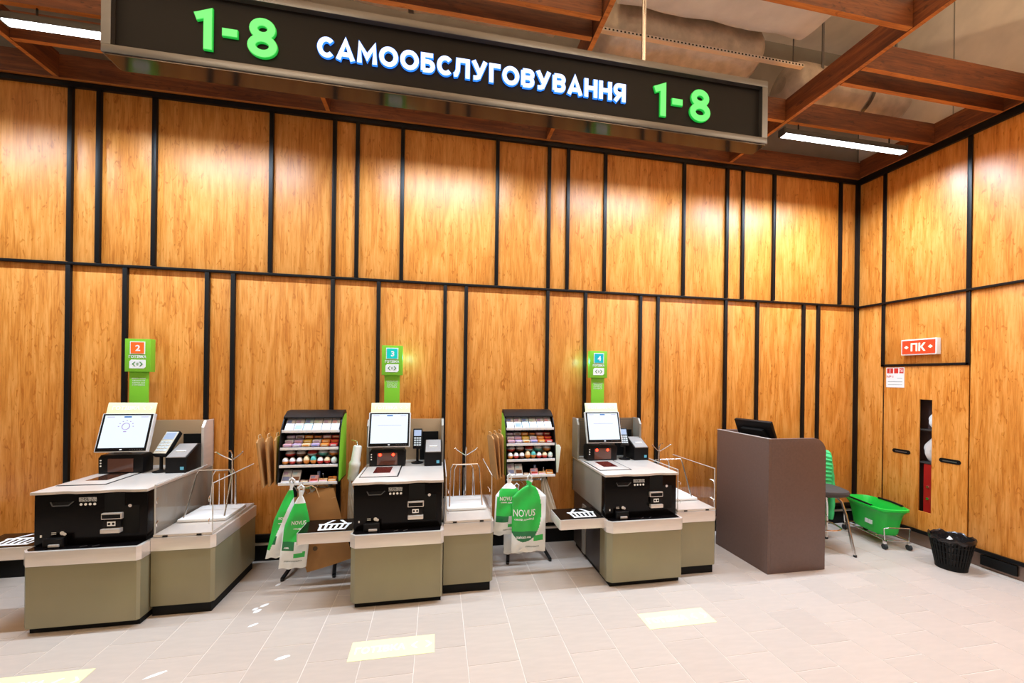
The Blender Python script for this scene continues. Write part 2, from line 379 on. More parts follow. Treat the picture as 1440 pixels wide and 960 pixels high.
cabinet = thing('fire_cabinet', 'dark recess with shelves seen through the narrow slot in the cupboard doors', 'cabinet', (.14, -.695, CZ0))
MB().box(-.012, -.002, -.36, .36, 0, CZ1 - CZ0).build('back_sheet', CABM, cabinet)
for z in (.66, 1.0): MB().box(-.12, -.012, -.355, .355, z, z + .012).build('shelf', DGREY, cabinet)
hy = thing('hose_box', 'red metal hose box at the bottom behind the narrow door slot', 'box', (.07, -.78, CZ0 + .001))
MB().box(-.045, .045, -.1, .10, 0, .655, bev=.006).build('shell', mat('red_enamel', (.34, .008, .008), .35), hy)
for z in (.42, .30): MB().cyl((-.045, .06, z), (-.055, .06, z), .012).build('lock', CHROME, hy)
def crumpled(name, label, loc, sx, sy, h, mt):
    def fn(a, v):
        t = 2 * PI * a; k = math.sin(PI * min(1, v * .93 + .05)) ** .6 * (1 - .55 * v ** 3)
        q = 1 + .12 * math.sin(5 * t + 7 * v) + .08 * math.sin(9 * t - 5 * v)
        return (sx * k * q * math.cos(t), sy * k * q * math.sin(t), h * v + .001)
    return tag(MB().grid(fn, 28, 14, wrap=True).build(name, mt, None, loc), label, 'bag')
crumpled('plastic_bag', 'bulging white plastic bag on the lower cupboard shelf behind the slot', (.075, -.74, CZ0 + .674), .045, .085, .27, mat('cloudy_white_film', (.75, .68, .62), .4, bump=.4, bscale=25))
crumpled('plastic_bag', 'small white knotted bag on the upper cupboard shelf behind the slot', (.075, -.755, CZ0 + 1.014), .045, .06, .20, BAGW)
# ceiling
struct(MB().box(XL, .14, YF, .14, 5.6, 5.7).build('ceiling', PLASTER))
# timber grid under the services
BZ, BH = 4.115, .20
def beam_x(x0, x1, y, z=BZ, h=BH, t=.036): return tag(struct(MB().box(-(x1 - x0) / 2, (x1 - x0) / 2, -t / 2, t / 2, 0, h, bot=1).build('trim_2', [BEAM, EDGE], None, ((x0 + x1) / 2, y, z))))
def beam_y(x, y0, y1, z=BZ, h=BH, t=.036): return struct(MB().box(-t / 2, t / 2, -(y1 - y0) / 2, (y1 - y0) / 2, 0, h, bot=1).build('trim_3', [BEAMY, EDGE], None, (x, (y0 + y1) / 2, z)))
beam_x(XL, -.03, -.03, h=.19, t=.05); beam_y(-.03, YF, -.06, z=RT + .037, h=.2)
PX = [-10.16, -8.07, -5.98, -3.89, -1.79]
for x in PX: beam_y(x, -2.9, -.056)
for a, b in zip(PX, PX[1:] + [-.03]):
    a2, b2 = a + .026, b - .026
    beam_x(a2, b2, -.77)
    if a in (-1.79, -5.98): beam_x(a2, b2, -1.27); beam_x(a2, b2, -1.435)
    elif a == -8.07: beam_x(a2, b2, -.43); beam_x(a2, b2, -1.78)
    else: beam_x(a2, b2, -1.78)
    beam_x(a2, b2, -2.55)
# services above the grid
def wrap_duct(label, x0, x1, yc, zc, hw, hh, rnd, mt, bands=()):
    t = thing('air_duct', label, 'duct', ((x0 + x1) / 2, yc, zc - hh))
    n = 32; L_ = x1 - x0
    def sec(a):
        c, s = math.cos(a), math.sin(a); p = 2 / rnd
        return (abs(c) ** p * hw * (1 if c > 0 else -1), abs(s) ** p * hh * (1 if s > 0 else -1))
    def fn(a, v):
        y, z = sec(2 * PI * a); k = 1 + .02 * math.sin(17 * v + 5 * a * 2 * PI)
        e = min(1, .35 + 14 * v, .35 + 14 * (1 - v)) if rnd < 3 else 1
        return ((v - .5) * L_, y * k * e, z * k * e + hh)
    b = MB().grid(fn, n, 28, wrap=True)
    for x in (-.5, .5):
        vs = [vv for vv in b.bm.verts if abs(vv.co.x - x * L_) < 1e-5]
        vs.sort(key=lambda q: math.atan2(q.co.z - hh, q.co.y)); b.bm.faces.new(vs)
    b.build('wrap', mt, t)
    for x in bands:
        MB().grid(lambda a, v: ((x - (x0 + x1) / 2) + (v - .5) * .04, sec(2 * PI * a)[0] * 1.04, sec(2 * PI * a)[1] * 1.04 + hh), n, 1, wrap=True).build('clamp', ALU, t)
    # threaded hanger straps up to the slab
    for x in (x0 + .3, x1 - .3):
        MB().box(x - (x0 + x1) / 2 - .012, x - (x0 + x1) / 2 + .012, -hw * .9 - .004, -hw * .9 + .004, hh, 5.6 - zc + hh).build('hanger', ALU, t)
    return t
wrap_duct('long foil-wrapped round duct near the right wall above the timber grid', -1.62, -.14, -.52, 4.66, .21, .21, 2, FOIL, (-.72,))
wrap_duct('big pale flat-bottomed duct behind the right end of the hanging sign', -3.55, -1.78, -1.22, 5.02, .36, .28, 5, DUCT, ())
wrap_duct('sagging grey foil duct under the big pale duct', -3.6, -1.98, -.55, 4.80, .27, .20, 2.6, FOIL, ())
wrap_duct('grey foil duct above the middle of the hanging sign', -5.9, -4.05, -1.0, 4.70, .28, .20, 4, FOIL, (-5.2,))
wrap_duct('grey foil duct at the left above the hanging sign', -8.6, -6.2, -.62, 4.72, .30, .20, 4, FOIL, (-7.4,))
b = MB()
tray = thing('cable_tray', 'thin perforated metal strip hanging under the ducts right of the sign', 'cable tray', (-2.74, -.84, 4.58))
b.box(-1.05, 1.05, -.018, -.015, 0, .028).box(-1.05, 1.05, .015, .018, 0, .028).box(-1.05, 1.05, -.015, .015, 0, .003)
b.build('channel', LSTEEL, tray)
b = MB()
for i in range(60): b.box(-1.04 + i * .035, -1.025 + i * .035, -.0195, -.0178, .008, .020)
tag(b.build('slot', MATTE, tray), kind='stuff')
for x in (-.95, .95): MB().cyl((x, 0, .003), (x, 0, 1.02), .006, seg=6).build('hanger', ALU, tray)

# linear lamps ------------------------------------------------------------
def linear_lamp(label, cx, cy, z, ln, power, col, ang=0, group=None, up=0, spread=152):
    t = thing('tube_lamp', label, 'lamp', (cx, cy, z), ang, group)
    MB().prism([(-.034, .012), (-.034, .05), (-.025, .065), (.025, .065), (.034, .05), (.034, .012)], 'x', -ln / 2, ln / 2).build('housing', DGREY, t)
    MB().prism([(-.031, .013), (.031, .013), (.028, .003), (.018, 0), (-.018, 0), (-.028, .003)], 'x', -ln / 2 + .01, ln / 2 - .01).build('diffuser', TUBE, t)
    for s in (-1, 1):
        MB().box(s * (ln / 2 - .18) - .004, s * (ln / 2 - .18) + .004, -.004, .004, .065, (BZ if cy > -1 else 5.6) - z).build('hanger', BLACK, t)
        MB().box(s * ln / 2 - .006, s * ln / 2 + .006, -.037, .037, .0, .068).build('end_cap', DGREY, t)
    if up:  # extra upward light, added to brighten the plaster above the grid
        l2 = bpy.data.lights.new('added_uplight', 'AREA'); l2.shape = 'RECTANGLE'; l2.size = ln - .05; l2.size_y = .05; l2.energy = up; l2.color = col
        o2 = bpy.data.objects.new('added_uplight', l2); COL.objects.link(o2); o2.parent = t; o2.location = (0, 0, .072); o2.rotation_euler = (PI, 0, 0)
    ld = bpy.data.lights.new('tube_light', 'AREA'); ld.shape = 'RECTANGLE'; ld.size = ln - .05; ld.size_y = .06; ld.spread = math.radians(spread); ld.energy = power; ld.color = col
    lo = bpy.data.objects.new('tube_light', ld); COL.objects.link(lo); lo.parent = t; lo.location = (0, 0, -.006)
    return t
linear_lamp('lit white tube lamp in the grid bay beside the right wall', -1.115, -.762, 3.985, 1.42, WALL_LAMP[0] * 1.5, WALL_LAMP[1])
linear_lamp('lit white tube lamp at the far left, partly behind the hanging sign', -7.09, -.762, 3.985, 1.42, *WALL_LAMP)
linear_lamp('lit tube lamp behind the hanging sign, left of its middle', -4.93, -.762, 3.985, 1.36, *WALL_LAMP)
linear_lamp('lit tube lamp behind the hanging sign, right of its middle', -2.93, -.762, 3.985, 1.36, *WALL_LAMP)
linear_lamp('lit tube lamp left of the picture washing the panelled wall', -9.1, -.762, 3.985, 1.4, *WALL_LAMP)
linear_lamp('lit tube lamp washing the right wall, above the front of the shop', -.45, -3.05, 3.95, 1.36, *WALL_LAMP, ang=PI / 2)
ORD0 = ('first', 'second', 'third', 'fourth')
for y in (-3.3, -5.2):
    for x in (-8.6, -6.3, -3.9, -1.6):
        linear_lamp('tube lamp over the open floor, %s row, %s from the left' % ('front' if y < -4 else 'rear', ORD0[(-8.6, -6.3, -3.9, -1.6).index(x)]), x, y, 3.9, 1.4, *ROOM_LAMP, up=42, spread=178, group='tube lamps over the open floor')

# ---------------------------------------------------------------- hanging sign
sg = thing('hanging_sign', 'long black hanging sign with lit green numbers and white lettering', 'sign', (-4.76, -2.01, 3.0))
HW = 1.565; SH = .345
MB().box(-HW + .03, HW - .03, -.03, .04, .02, SH - .02).build('face', SIGNF, sg)
b = MB(); fw = .034
b.box(-HW, HW, -.055, .045, 0, fw, bev=.003).box(-HW, HW, -.055, .045, SH - fw, SH, bev=.003).box(-HW, -HW + fw, -.0545, .0445, fw, SH - fw).box(HW - fw, HW, -.0545, .0445, fw, SH - fw)
b.build('frame', ALU, sg)
MB().box(-HW + .01, HW - .01, -.05, .043, -.006, .001).build('base_plate', SIGNB, sg)
for x in (-1.35, .85): MB().cyl((x, 0, SH), (x, 0, 2.6), .011, seg=12).build('rod', CHROME, sg)
def arc(cx, cy, rx, ry, a0, a1, n=14): return [(cx + rx * math.cos(math.radians(a0 + (a1 - a0) * k / n)), cy + ry * math.sin(math.radians(a0 + (a1 - a0) * k / n))) for k in range(n + 1)]
def glyph(ch, w, h, st):
    # centre-line strokes of a bold geometric capital inside w x h
    q = st / 2; l, r_, b_, t_ = q, w - q, q, h - q; m_ = h * .52; B = lambda y0, y1, x0: [(x0, y1)] + arc(r_ - (y1 - y0) / 2, (y0 + y1) / 2, (y1 - y0) / 2, (y1 - y0) / 2, 90, -90, 10) + [(x0, y0)]
    c = (w / 2, h / 2, w / 2 - q, h / 2 - q)
    if ch == 'С': return [arc(w * .56, h / 2, w * .56 - q, h / 2 - q, 46, 314, 24)]
    if ch == 'О': return [arc(*c, 0, 360, 30)]
    if ch == 'А': return [[(l, 0), (w / 2, h - q * .6), (r_, 0)], [(w * .24, h * .27), (w * .76, h * .27)]]
    if ch == 'М': return [[(l, 0), (l + .02 * w, t_), (w / 2, h * .30), (r_ - .02 * w, t_), (r_, 0)]]
    if ch == 'Б': return [[(r_, t_), (l, t_), (l, b_)], B(b_, h * .56, l)]
    if ch == 'Л': return [[(0, b_), (w * .13, b_ + .02 * h), (w * .24, h * .35), (w * .27, t_), (r_, t_), (r_, 0)]]
    if ch == 'У': return [[(l * .9, h), (w * .52, h * .34)], [(r_, h), (w * .45, h * .16), (w * .30, b_), (w * .12, b_)]]
    if ch == 'Г': return [[(w, t_), (l, t_), (l, 0)]]
    if ch == 'В': return [[(l, b_), (l, t_)], B(m_, t_, l), B(b_, m_, l)]
    if ch == 'Н': return [[(l, 0), (l, h)], [(r_, 0), (r_, h)], [(l, h / 2), (r_, h / 2)]]
    if ch == 'Я': return [[(r_, 0), (r_, t_), (w * .5, t_)] + arc(w * .42, h * .66, w * .42 - q, t_ - h * .66, 90, 270, 10) + [(r_, 2 * h * .66 - t_)], [(w * .5, h * .36), (q * .9, 0)]]
    if ch == '1': return [[(0, h * .80), (w * .30, h * .84), (r_, t_), (r_, 0)]]
    if ch == '-': return [[(0, h / 2), (w, h / 2)]]
    if ch == '8': return [arc(w / 2, h * .73, w * .44 - q, h * .27 - q, 0, 360, 24), arc(w / 2, h * .29, w / 2 - q, h * .29 - q, 0, 360, 28)]
def ribbon(b, P, wd, y0, y1, grow=0):
    n = len(P); closed = (Vector(P[0]) - Vector(P[-1])).length < 1e-6
    if closed: P = P[:-1]; n -= 1
    P = [Vector(p) for p in P]; ls, rs = [], []
    if grow and not closed:
        P[0] = P[0] - (P[1] - P[0]).normalized() * grow; P[-1] = P[-1] + (P[-1] - P[-2]).normalized() * grow
    for k in range(n):
        d0 = (P[k] - P[k - 1]).normalized() if k or closed else (P[1] - P[0]).normalized()
        d1 = (P[(k + 1) % n] - P[k]).normalized() if k < n - 1 or closed else d0
        n0, n1 = Vector((-d0.y, d0.x)), Vector((-d1.y, d1.x)); mt_ = n0 + n1; mt_ = mt_.normalized() if mt_.length > 1e-4 else n0
        k_ = min(1.9, 1 / max(.3, mt_.dot(n0))); o = mt_ * (wd / 2 + grow) * k_
        ls.append(P[k] + o); rs.append(P[k] - o)
    V = lambda p, y: b.bm.verts.new((p.x, y, p.y))
    ring = [(V(a, y0), V(c, y0), V(a, y1), V(c, y1)) for a, c in zip(ls, rs)]
    for A_, B_ in zip(ring, (ring[1:] + ring[:1]) if closed else ring[1:]):
        for i_, j_ in ((0, 1), (1, 3), (3, 2), (2, 0)): b.bm.faces.new([A_[i_], A_[j_], B_[j_], B_[i_]])
    if not closed:
        for A_ in (ring[0], ring[-1]): b.bm.faces.new([A_[0], A_[1], A_[3], A_[2]])
def letters(items, z, h, st, fm, sm):
    for ch, x, wd in items:
        b1, b2 = MB(), MB()
        for k, P in enumerate(glyph(ch, wd, h, st)):
            P = [(x - wd / 2 + px_, z - h / 2 + pz_) for px_, pz_ in P]
            ribbon(b1, P, st, -.0400 - k * .0003, -.0305, .0028); ribbon(b2, P, st, -.0425 - k * .0003, -.0399)
        for bb in (b1, b2): bmesh.ops.recalc_face_normals(bb.bm, faces=bb.bm.faces[:])
        l = b1.build('letter', sm, sg, smooth=False); b2.build('lit_face', fm, l, smooth=False)
X0 = 4.76
letters([('1', -5.962 + X0, .062), ('-', -5.862 + X0, .056), ('8', -5.734 + X0, .116), ('1', -3.833 + X0, .062), ('-', -3.735 + X0, .058), ('8', -3.60 + X0, .118)], .1655, .168, .030, GREENL, GREENS)
WORD = 'САМООБСЛУГОВУВАННЯ'; rel = {'С': .92, 'А': 1.08, 'М': 1.15, 'О': 1.12, 'Б': .86, 'Л': 1.0, 'У': 1.0, 'Г': .72, 'В': .88, 'Н': .92, 'Я': .88}
tot = sum(rel[c] for c in WORD); span = (-4.03) - (-5.51); gap = .011; unit = (span - gap * 17) / tot
x = -5.51 + X0; items = []
for c in WORD: wd = rel[c] * unit; items.append((c, x + wd / 2, wd)); x += wd + gap
letters(items, .168, .090, .0185, WHITEL, BLUES)

# ---------------------------------------------------------------- self checkouts
CASH = 'ГОТІВКА'
LABELS = ['cut off at the left edge', 'under the orange number', 'in the middle', 'beside the brown desk']
def arrows(parent, M, s, mt):
    for sg_ in (-1, 1):
        b = MB(); b.prism([(sg_ * s, 0), (sg_ * s * .45, s * .6), (sg_ * s * .45 + sg_ * s * .25, s * .6), (sg_ * s * 1.3, 0), (sg_ * s * .7, -s * .6), (sg_ * s * .45, -s * .6)], 'z', 0, .0008)
        b.xf(M); b.build('arrow', mt, parent, smooth=False)
def checkout(i, x0, y0):
    nm = LABELS[i]
    t = thing('self_checkout', 'grey self-checkout counter with black cash front, ' + nm, 'checkout', (x0, y0, 0), 0, 'self-checkout counters along the wall')
    W_ = .66
    MB().box(.03, W_ - .01, .035, .84, 0, .05).build('plinth', MATTE, t)
    ch = .035
    def foot(e): return [(-e, ch), (ch, -e), (W_ - ch * .4, -e), (W_ + e, ch * .4), (W_ + e, .17), (-e, .17)]
    MB().prism(foot(0), 'z', .045, .445, bev=.003).build('front_panel', STEEL, t)
    MB().prism(foot(.006), 'z', .445, .54, bev=.003).build('steel_band', LSTEEL, t)
    MB().prism([(.01, ch), (ch, .012), (W_ - .02, .012), (W_ - .01, .16), (.01, .16)], 'z', .54, .543).build('coin_tray', GLOSS, t)
    MB().box(.012, W_ - .006, .165, .86, .045, .56).build('lower_body', mat('dark_body', (.045, .034, .03), .4, .2), t) if 'dark_body' not in bpy.data.materials else MB().box(.012, W_ - .006, .165, .86, .045, .56).build('lower_body', bpy.data.materials['dark_body'], t)
    MB().box(-.001, .011, .52, .60, .05, .50).build('cable_duct', PANEL, t)
    MB().box(0, W_, .16, .865, .56, .882, bev=.004).build('upper_body', PANEL, t)
    fr = MB().box(.004, W_ - .008, .085, .165, .543, .88, bev=.008).build('cash_front', GLOSS, t)
    # wavy lid and pale top
    pts = [(-.006, .862), (-.006, .072)]
    for k in range(25):
        q = k / 24; xx = -.004 + q * (W_ + .006); yy = .066 + .016 * max(0, math.sin(PI * min(1, max(0, (q - .17) / .2)))) + .016 * max(0, math.sin(PI * min(1, max(0, (q - .6) / .25))))
        pts.append((xx, yy))
    pts += [(W_ + .006, .862)]
    MB().prism(pts, 'z', .884, .902, bev=.002).build('counter_top', TOP, t)
    # cash front furniture
    MB().prism([(.105, .83), (.115, .80), (.20, .80), (.225, .83)], 'y', .079, .09, bev=.003).build('handle', PLAST, fr)
    MB().tube([(.10, .079, .832), (.112, .077, .806), (.20, .077, .806), (.228, .079, .832)], .004, seg=6).build('handle_lip', DGREY, fr)
    text('print', 'БЕЗГОТІВКОВА', .018, T(.305, .0845, .848) @ FRONT, PRINT, fr, ext=.0005, width=.10)
    text('print', 'ОПЛАТА КАРТКОЮ', .018, T(.305, .0845, .833) @ FRONT, PRINT, fr, ext=.0005, width=.10)
    for k in range(4): MB().cyl((.266 + k * .026, .0852, .808), (.266 + k * .026, .0838, .808), .0085, seg=10).build('icon_dot', PRINT, fr)
    MB().box(.402, .52, .0815, .088, .79, .876).box(.402, .606, .083, .088, .60, .79).build('recess_plate', MATTE, fr)
    nu = MB().box(.395, .515, .062, .086, .705, .748, bev=.006).box(.402, .508, .06, .0625, .712, .738, 1).build('note_slot', [LSTEEL, MATTE], fr)
    MB().box(.402, .508, .066, .085, .652, .698, bev=.003).build('note_icon_plate', PLAST, fr)
    MB().box(.43, .478, .0645, .067, .66, .69).build('note_icon', PRINT, fr)
    for xx in (.442, .466): MB().cyl((xx, .0645, .675), (xx, .0635, .675), .008, seg=10).build('note_icon_hole', PLAST, fr)
    MB().box(.398, .512, .05, .085, .615, .645, bev=.006).build('note_lip', LSTEEL, fr)
    MB().cyl((.555, .086, .79), (.555, .076, .79), .011, seg=14).build('lock', CHROME, fr)
    MB().box(.04, .05, .082, .085, .60, .615).build('catch', PRINT, fr)
    cup = MB().tube([(.09, .05, .546), (.09, .05, .598), (.19, .05, .598), (.19, .05, .546)], .008, seg=8).box(.09, .19, .045, .084, .545, .60).build('coin_cup', PLAST, t)
    MB().box(.12, .18, .035, .046, .548, .565, bev=.003).build('coin_lip', LSTEEL, cup)
    text('print', '=', .05, T(.115, .0845, .622) @ FRONT, PRINT, fr, ext=.0005, width=.026, height=.014)
    MB().cyl((.162, .085, .622), (.162, .0835, .622), .013, seg=14).cyl((.176, .085, .615), (.176, .083, .615), .01, seg=14).build('coin_icon', PRINT, fr)
    for xx in (.30, .37): MB().box(xx, xx + .035, .03, .032, .5435, .546, M=rot('Z', 30, (xx, .03, .54))).build('tray_mark', ALU, t)
    # scale plate
    sp = MB().prism([(.014, .222), (.31, .222), (.31, .60), (.014, .60)], 'z', .902, .9045).build('scale_border', MATTE, t)
    MB().prism([(.022, .232), (.30, .232), (.30, .60), (.022, .60)], 'z', .904, .9065, bev=.0008).build('scale_plate', TOP, sp)
    MB().box(.10, .235, .34, .56, .9066, .9072).build('scale_window', SMOKE if i == 1 else mat('scan_glass', (.10, .012, .01), .08, coat=.5), sp)
    # rear shroud
    sh = MB().box(-.008, W_ + .008, .862, .872, .56, 1.29, bev=.002).build('rear_screen', mesh_mat('perforated_sheet', (.12, .085, .065), (.33, .19, .07)) if i == 3 else mat('rear_sheet', (.46, .30, .17), .4, .2), t)
    for xx, ww in ((-.012, .02), (W_ - .012, .02)):
        MB().prism([(.72, .90), (.875, .90), (.875, 1.295), (.76, 1.295), (.72, 1.24)], 'x', xx, xx + ww, bev=.002).build('side_wing', PANEL if i != 1 else LSTEEL, t)
    MB().box(.45, .62, .84, .86, .903, 1.17).build('cable_box', MATTE, t)
    # monitor stand
    MB().box(.13, .25, .72, .80, .902, .912, bev=.002).cyl((.19, .755, .91), (.19, .755, 1.16), .022).build('stand', LSTEEL, t)
    # basket shelf
    bs = MB().prism([(-.385, .35), (-.385, .09), (-.375, .08), (.0, .08), (.0, .35)], 'z', .465, .545, bev=.002).build('basket_shelf', LSTEEL, t)
    MB().box(-.378, -.003, .088, .345, .545, .548).build('shelf_mat', GLOSS, bs)
    b = MB(); cx, cy = -.155, .215; zz = .549
    def q(pl): b.prism([(cx + a, cy + c) for a, c in pl], 'z', .548, .5495)
    q([(-.12, .03), (.12, .03), (.115, .005), (-.115, .005)])
    q([(-.10, -.075), (.10, -.075), (.097, -.10), (-.097, -.10)])
    for k in range(6): xx = -.1 + k * .04; q([(xx - .008, .008), (xx + .010, .008), (xx * .9 + .010, -.08), (xx * .9 - .008, -.08)])
    q([(-.085, .03), (-.065, .03), (-.015, .10), (-.04, .10)]); q([(.065, .03), (.085, .03), (.04, .10), (.015, .10)])
    b.build('basket_icon', PRINT, bs, smooth=False)
    text('print', CASH, .03, T(-.30, .1, .5485), PRINT, bs, ext=.0003, width=.07) if False else None
    # ---- bagging unit
    bg = thing('bagging_unit', 'grey bagging cabinet with acrylic guards, right of checkout ' + nm, 'cabinet', (x0 + .668, y0 + .10, 0), 0, 'bagging cabinets beside the checkouts')
    BW = .388; BD = .66
    MB().box(.0, BW - .02, .02, BD, 0, .08).build('plinth', MATTE, bg)
    def ft(e): return [(0, -e), (BW - .02, -e), (BW + e, .02), (BW + e, BD), (0, BD)]
    MB().prism(ft(0), 'z', .075, .46, bev=.003).build('body', STEEL, bg)
    MB().prism(ft(.006), 'z', .46, .552, bev=.003).build('steel_band', LSTEEL, bg)
    MB().prism([(.012, .0), (BW - .012, 0), (BW - .012, BD), (.012, BD)], 'z', .555, .572, bev=.002).build('weighing_plate', TOP, bg)
    for yy, zz in ((.0, .56), (.0, .56)): pass
    for xx in (.07, .28): MB().box(xx, xx + .03, -.004, .012, .556, .566).build('clip', BLACK, bg)
    g = MB().box(BW - .018, BW - .012, .012, BD - .01, .572, .915).build('acrylic_guard', ACRYL, bg)
    MB().box(BW - .0185, BW - .0115, .008, .013, .572, .915).box(BW - .0185, BW - .0115, .008, BD - .01, .914, .919).build('guard_edge', ACEDGE, g)
    g = MB().box(.012, .018, .012, BD - .01, .572, .915).build('acrylic_guard', ACRYL, bg)
    MB().box(.0115, .0185, .008, .013, .572, .915).box(.0115, .0185, .008, BD - .01, .914, .919).build('guard_edge', ACEDGE, g)
    for ww in (.02, BW - .045):
        for zz in (.63, .79):
            MB().tube([(ww + .012, .0, zz), (ww + .012, -.006, zz + .02), (ww + .0, .03, zz + .03)], .003, seg=6).build('peg', CHROME, g)
    MB().box(.03, BW - .03, .22, .56, .575, .598, bev=.008).build('bag_tray', WHITE, bg)
    # wire bag rack: two arches and a hook post
    def arch(y, h, w0, w1, lean):
        return [(w0, y - lean, .575), (w0 + .012, y, h - .04), (w0 + .03, y, h), (w1 - .03, y, h), (w1 - .012, y, h - .04), (w1, y - lean, .575)]
    MB().tube(arch(.40, .925, .05, BW - .06, .14), .006, seg=8).build('wire_arch', CHROME, bg)
    MB().tube(arch(.56, .885, .09, BW - .10, .02), .005, seg=8).build('wire_arch', CHROME, bg)
    b = MB()
    for xx in (.15, .19, .27): b.tube([(xx, .56, .575), (xx, .56, .86)], .004, seg=6)
    b.build('wire_upright', CHROME, bg)
    b = MB().cyl((.21, .64, .575), (.21, .64, 1.0), .007, seg=8)
    for s in (-1, 1): b.tube([(.21, .64, .955), (.21 + s * .045, .62, .985), (.21 + s * .09, .60, 1.02), (.21 + s * .10, .59, 1.035), (.21 + s * .108, .585, 1.03)], .005, seg=6)
    b.tube([(.21, .64, 1.0), (.21, .61, 1.04), (.205, .57, 1.045)], .005, seg=6)
    b.build('hook_post', CHROME, bg)
    if i == 0: return
    # ---- loose equipment
    num = str(i + 1)
    px = x0 + (0, .176, .195, .225)[i]; dx = (0, .025, .028, .05)[i]; dy = -.92 - y0
    ns = thing('number_pole', ('green pole with an orange lit number on the checkout nearest the left edge', 'green pole with a cyan lit number on the middle checkout', 'green pole with a cyan lit number on the checkout beside the desk')[i - 1], 'sign', (px, y0 + dy + .775, .902), 0, 'numbered poles on the checkouts')
    MB().box(-.03, .03, .0, .03, 0, .80).build('post', LSTEEL, ns)
    bd = MB().box(-.068, .068, -.014, .0, .30, .82, bev=.002).build('board', LIME, ns)
    hd = MB().box(-.092, .092, -.03, .03, .80, 1.072, bev=.004).build('head', LIME, ns)
    ec = {1: (1.0, .16, .02), 2: (.0, .62, .55), 3: (.0, .50, .60)}[i]
    MB().box(-.054, .054, -.033, -.030, .945, 1.05).build('display_rim', PRINT, hd)
    MB().box(-.047, .047, -.035, -.032, .952, 1.043).build('display', emis('display_%s' % ('orange' if i == 1 else 'cyan'), ec, .9), hd)
    text('digit', num, .07, T(.004, -.0355, .996) @ FRONT, PRINT if i > 1 else PRINT, hd, ext=.0005, bold=.002, height=.05)
    text('print', CASH, .03, T(0, -.0312, .925) @ FRONT, PRINT, hd, ext=.0006, bold=.0008, width=.125)
    lab = MB().prism([(-.058, .828), (.045, .828), (.058, .842), (.058, .90), (-.045, .90), (-.058, .886)], 'y', -.0315, -.03).build('cash_label', PRINT, hd, smooth=False)
    arrows(lab, T(0, -.0322, .864) @ FRONT, .030, mat('green_ink', (.02, .25, .03), .5))
    text('print', '0', .03, T(0, -.0322, .864) @ FRONT, bpy.data.materials['green_ink'], lab, ext=.0006)
    for k, (tx, wd) in enumerate((('ОБЕРІТЬ СПОСІБ', .10), ('ОПЛАТИ', .09), ('КАРТКА АБО', .09), ('ГОТІВКА', .09))):
        text('print', tx, .02, T(0, -.0146, .745 - k * .018) @ FRONT, PRINT, bd, ext=.0004, width=wd, height=.011)
    if i > 1:
        s = 1 if i == 2 else -1
        MB().box(s * .05 - .03, s * .05 + .03, .031, .04, .92, 1.02).build('back_lamp', emis('green_back_lamp', (.3, 1, .35), 3), ns)
        ld = bpy.data.lights.new('back_light', 'POINT'); ld.energy = .55; ld.color = (.14, .9, .75); ld.shadow_soft_size = .03
        lo = bpy.data.objects.new('back_light', ld); COL.objects.link(lo); lo.parent = ns; lo.location = (s * .135, .05, .97)
    # monitor (leans back)
    mo = thing('touch_monitor', 'lit touch monitor with pale header card, checkout ' + nm, 'monitor', (x0 + dx + .168, y0 + dy + .56, 1.075), 0, 'touch monitors on the checkouts')
    A = Matrix.Rotation(math.radians(-17), 4, 'X')
    MB().box(-.178, .178, -.012, .02, 0, .305, bev=.006).xf(A).build('case', mat('pale_case', (.62, .60, .58), .4), mo)
    MB().box(-.17, .17, -.014, -.008, .006, .30, bev=.002).xf(A).build('bezel', PLAST, mo)
    sc = MB().box(-.155, .155, -.0155, -.0135, .032, .288).xf(A).build('screen', emis('lit_screen', (.80, .90, 1.0), 1.0), mo)
    UI = bpy.data.materials.get('screen_blue') or emis('screen_blue', (.05, .25, .75), .6)
    UI2 = bpy.data.materials.get('screen_lilac') or emis('screen_lilac', (.55, .42, .78), .7)
    MB().box(-.025, .025, -.0165, -.0150, .270, .281).xf(A).build('screen_logo', UI, sc)
    MB().box(.09, .14, -.0165, -.0150, .273, .277).box(-.14, -.09, -.0165, -.0150, .273, .277).xf(A).build('screen_bar', UI2, sc)
    if i == 1:
        pts_ = [(math.cos(a) * .026, -.0165, .20 + math.sin(a) * .026) for a in [2 * PI * k / 18 for k in range(18)]]
        b = MB().tube(pts_, .003, closed=True, seg=6)
        for k in range(7): a = PI * k / 6; b.box(math.cos(a) * .05 - .004, math.cos(a) * .05 + .004, -.017, -.0155, .20 + math.sin(a) * .045 - .003, .20 + math.sin(a) * .045 + .003)
        b.box(-.01, .01, -.017, -.0155, .155, .162).xf(A).build('screen_icon', UI2, sc)
    else:
        MB().box(-.10, .10, -.0165, -.0150, .186, .189).xf(A).build('screen_line', UI2, sc)
    MB().box(-.008, .008, -.0165, -.013, .014, .022).xf(A).build('badge', PRINT, mo)
    b = MB()
    for k in range(6): b.box(.06 + k * .016, .066 + k * .016, -.0165, -.013, .016, .02)
    b.xf(A).build('buttons', ALU, mo)
    hc = MB().box(-.165, .172, -.004, .004, .298, .395, bev=.002).xf(A).build('header_card', mat('header_paper', (.80, .86, .48), .5, emit=(.85, .95, .5), es=.12), mo)
    text('print', CASH, .05, A @ T(-.035, -.0048, .35) @ FRONT, PRINT, hc, ext=.0006, bold=.001, width=.19, height=.032)
    arrows(hc, A @ T(.115, -.0048, .35) @ FRONT, .026, PRINT)
    MB().box(-.05, .05, .0, .03, -.012, .02).cyl((0, .03, .02), (0, .12, .12), .02).xf(A).build('neck', DGREY, mo)
    # barcode scanner
    sn = thing('barcode_scanner', 'black upright barcode scanner on the checkout ' + nm, 'scanner', (x0 + dx + .155, y0 + dy + .575, .907), 0, 'barcode scanners on the checkouts')
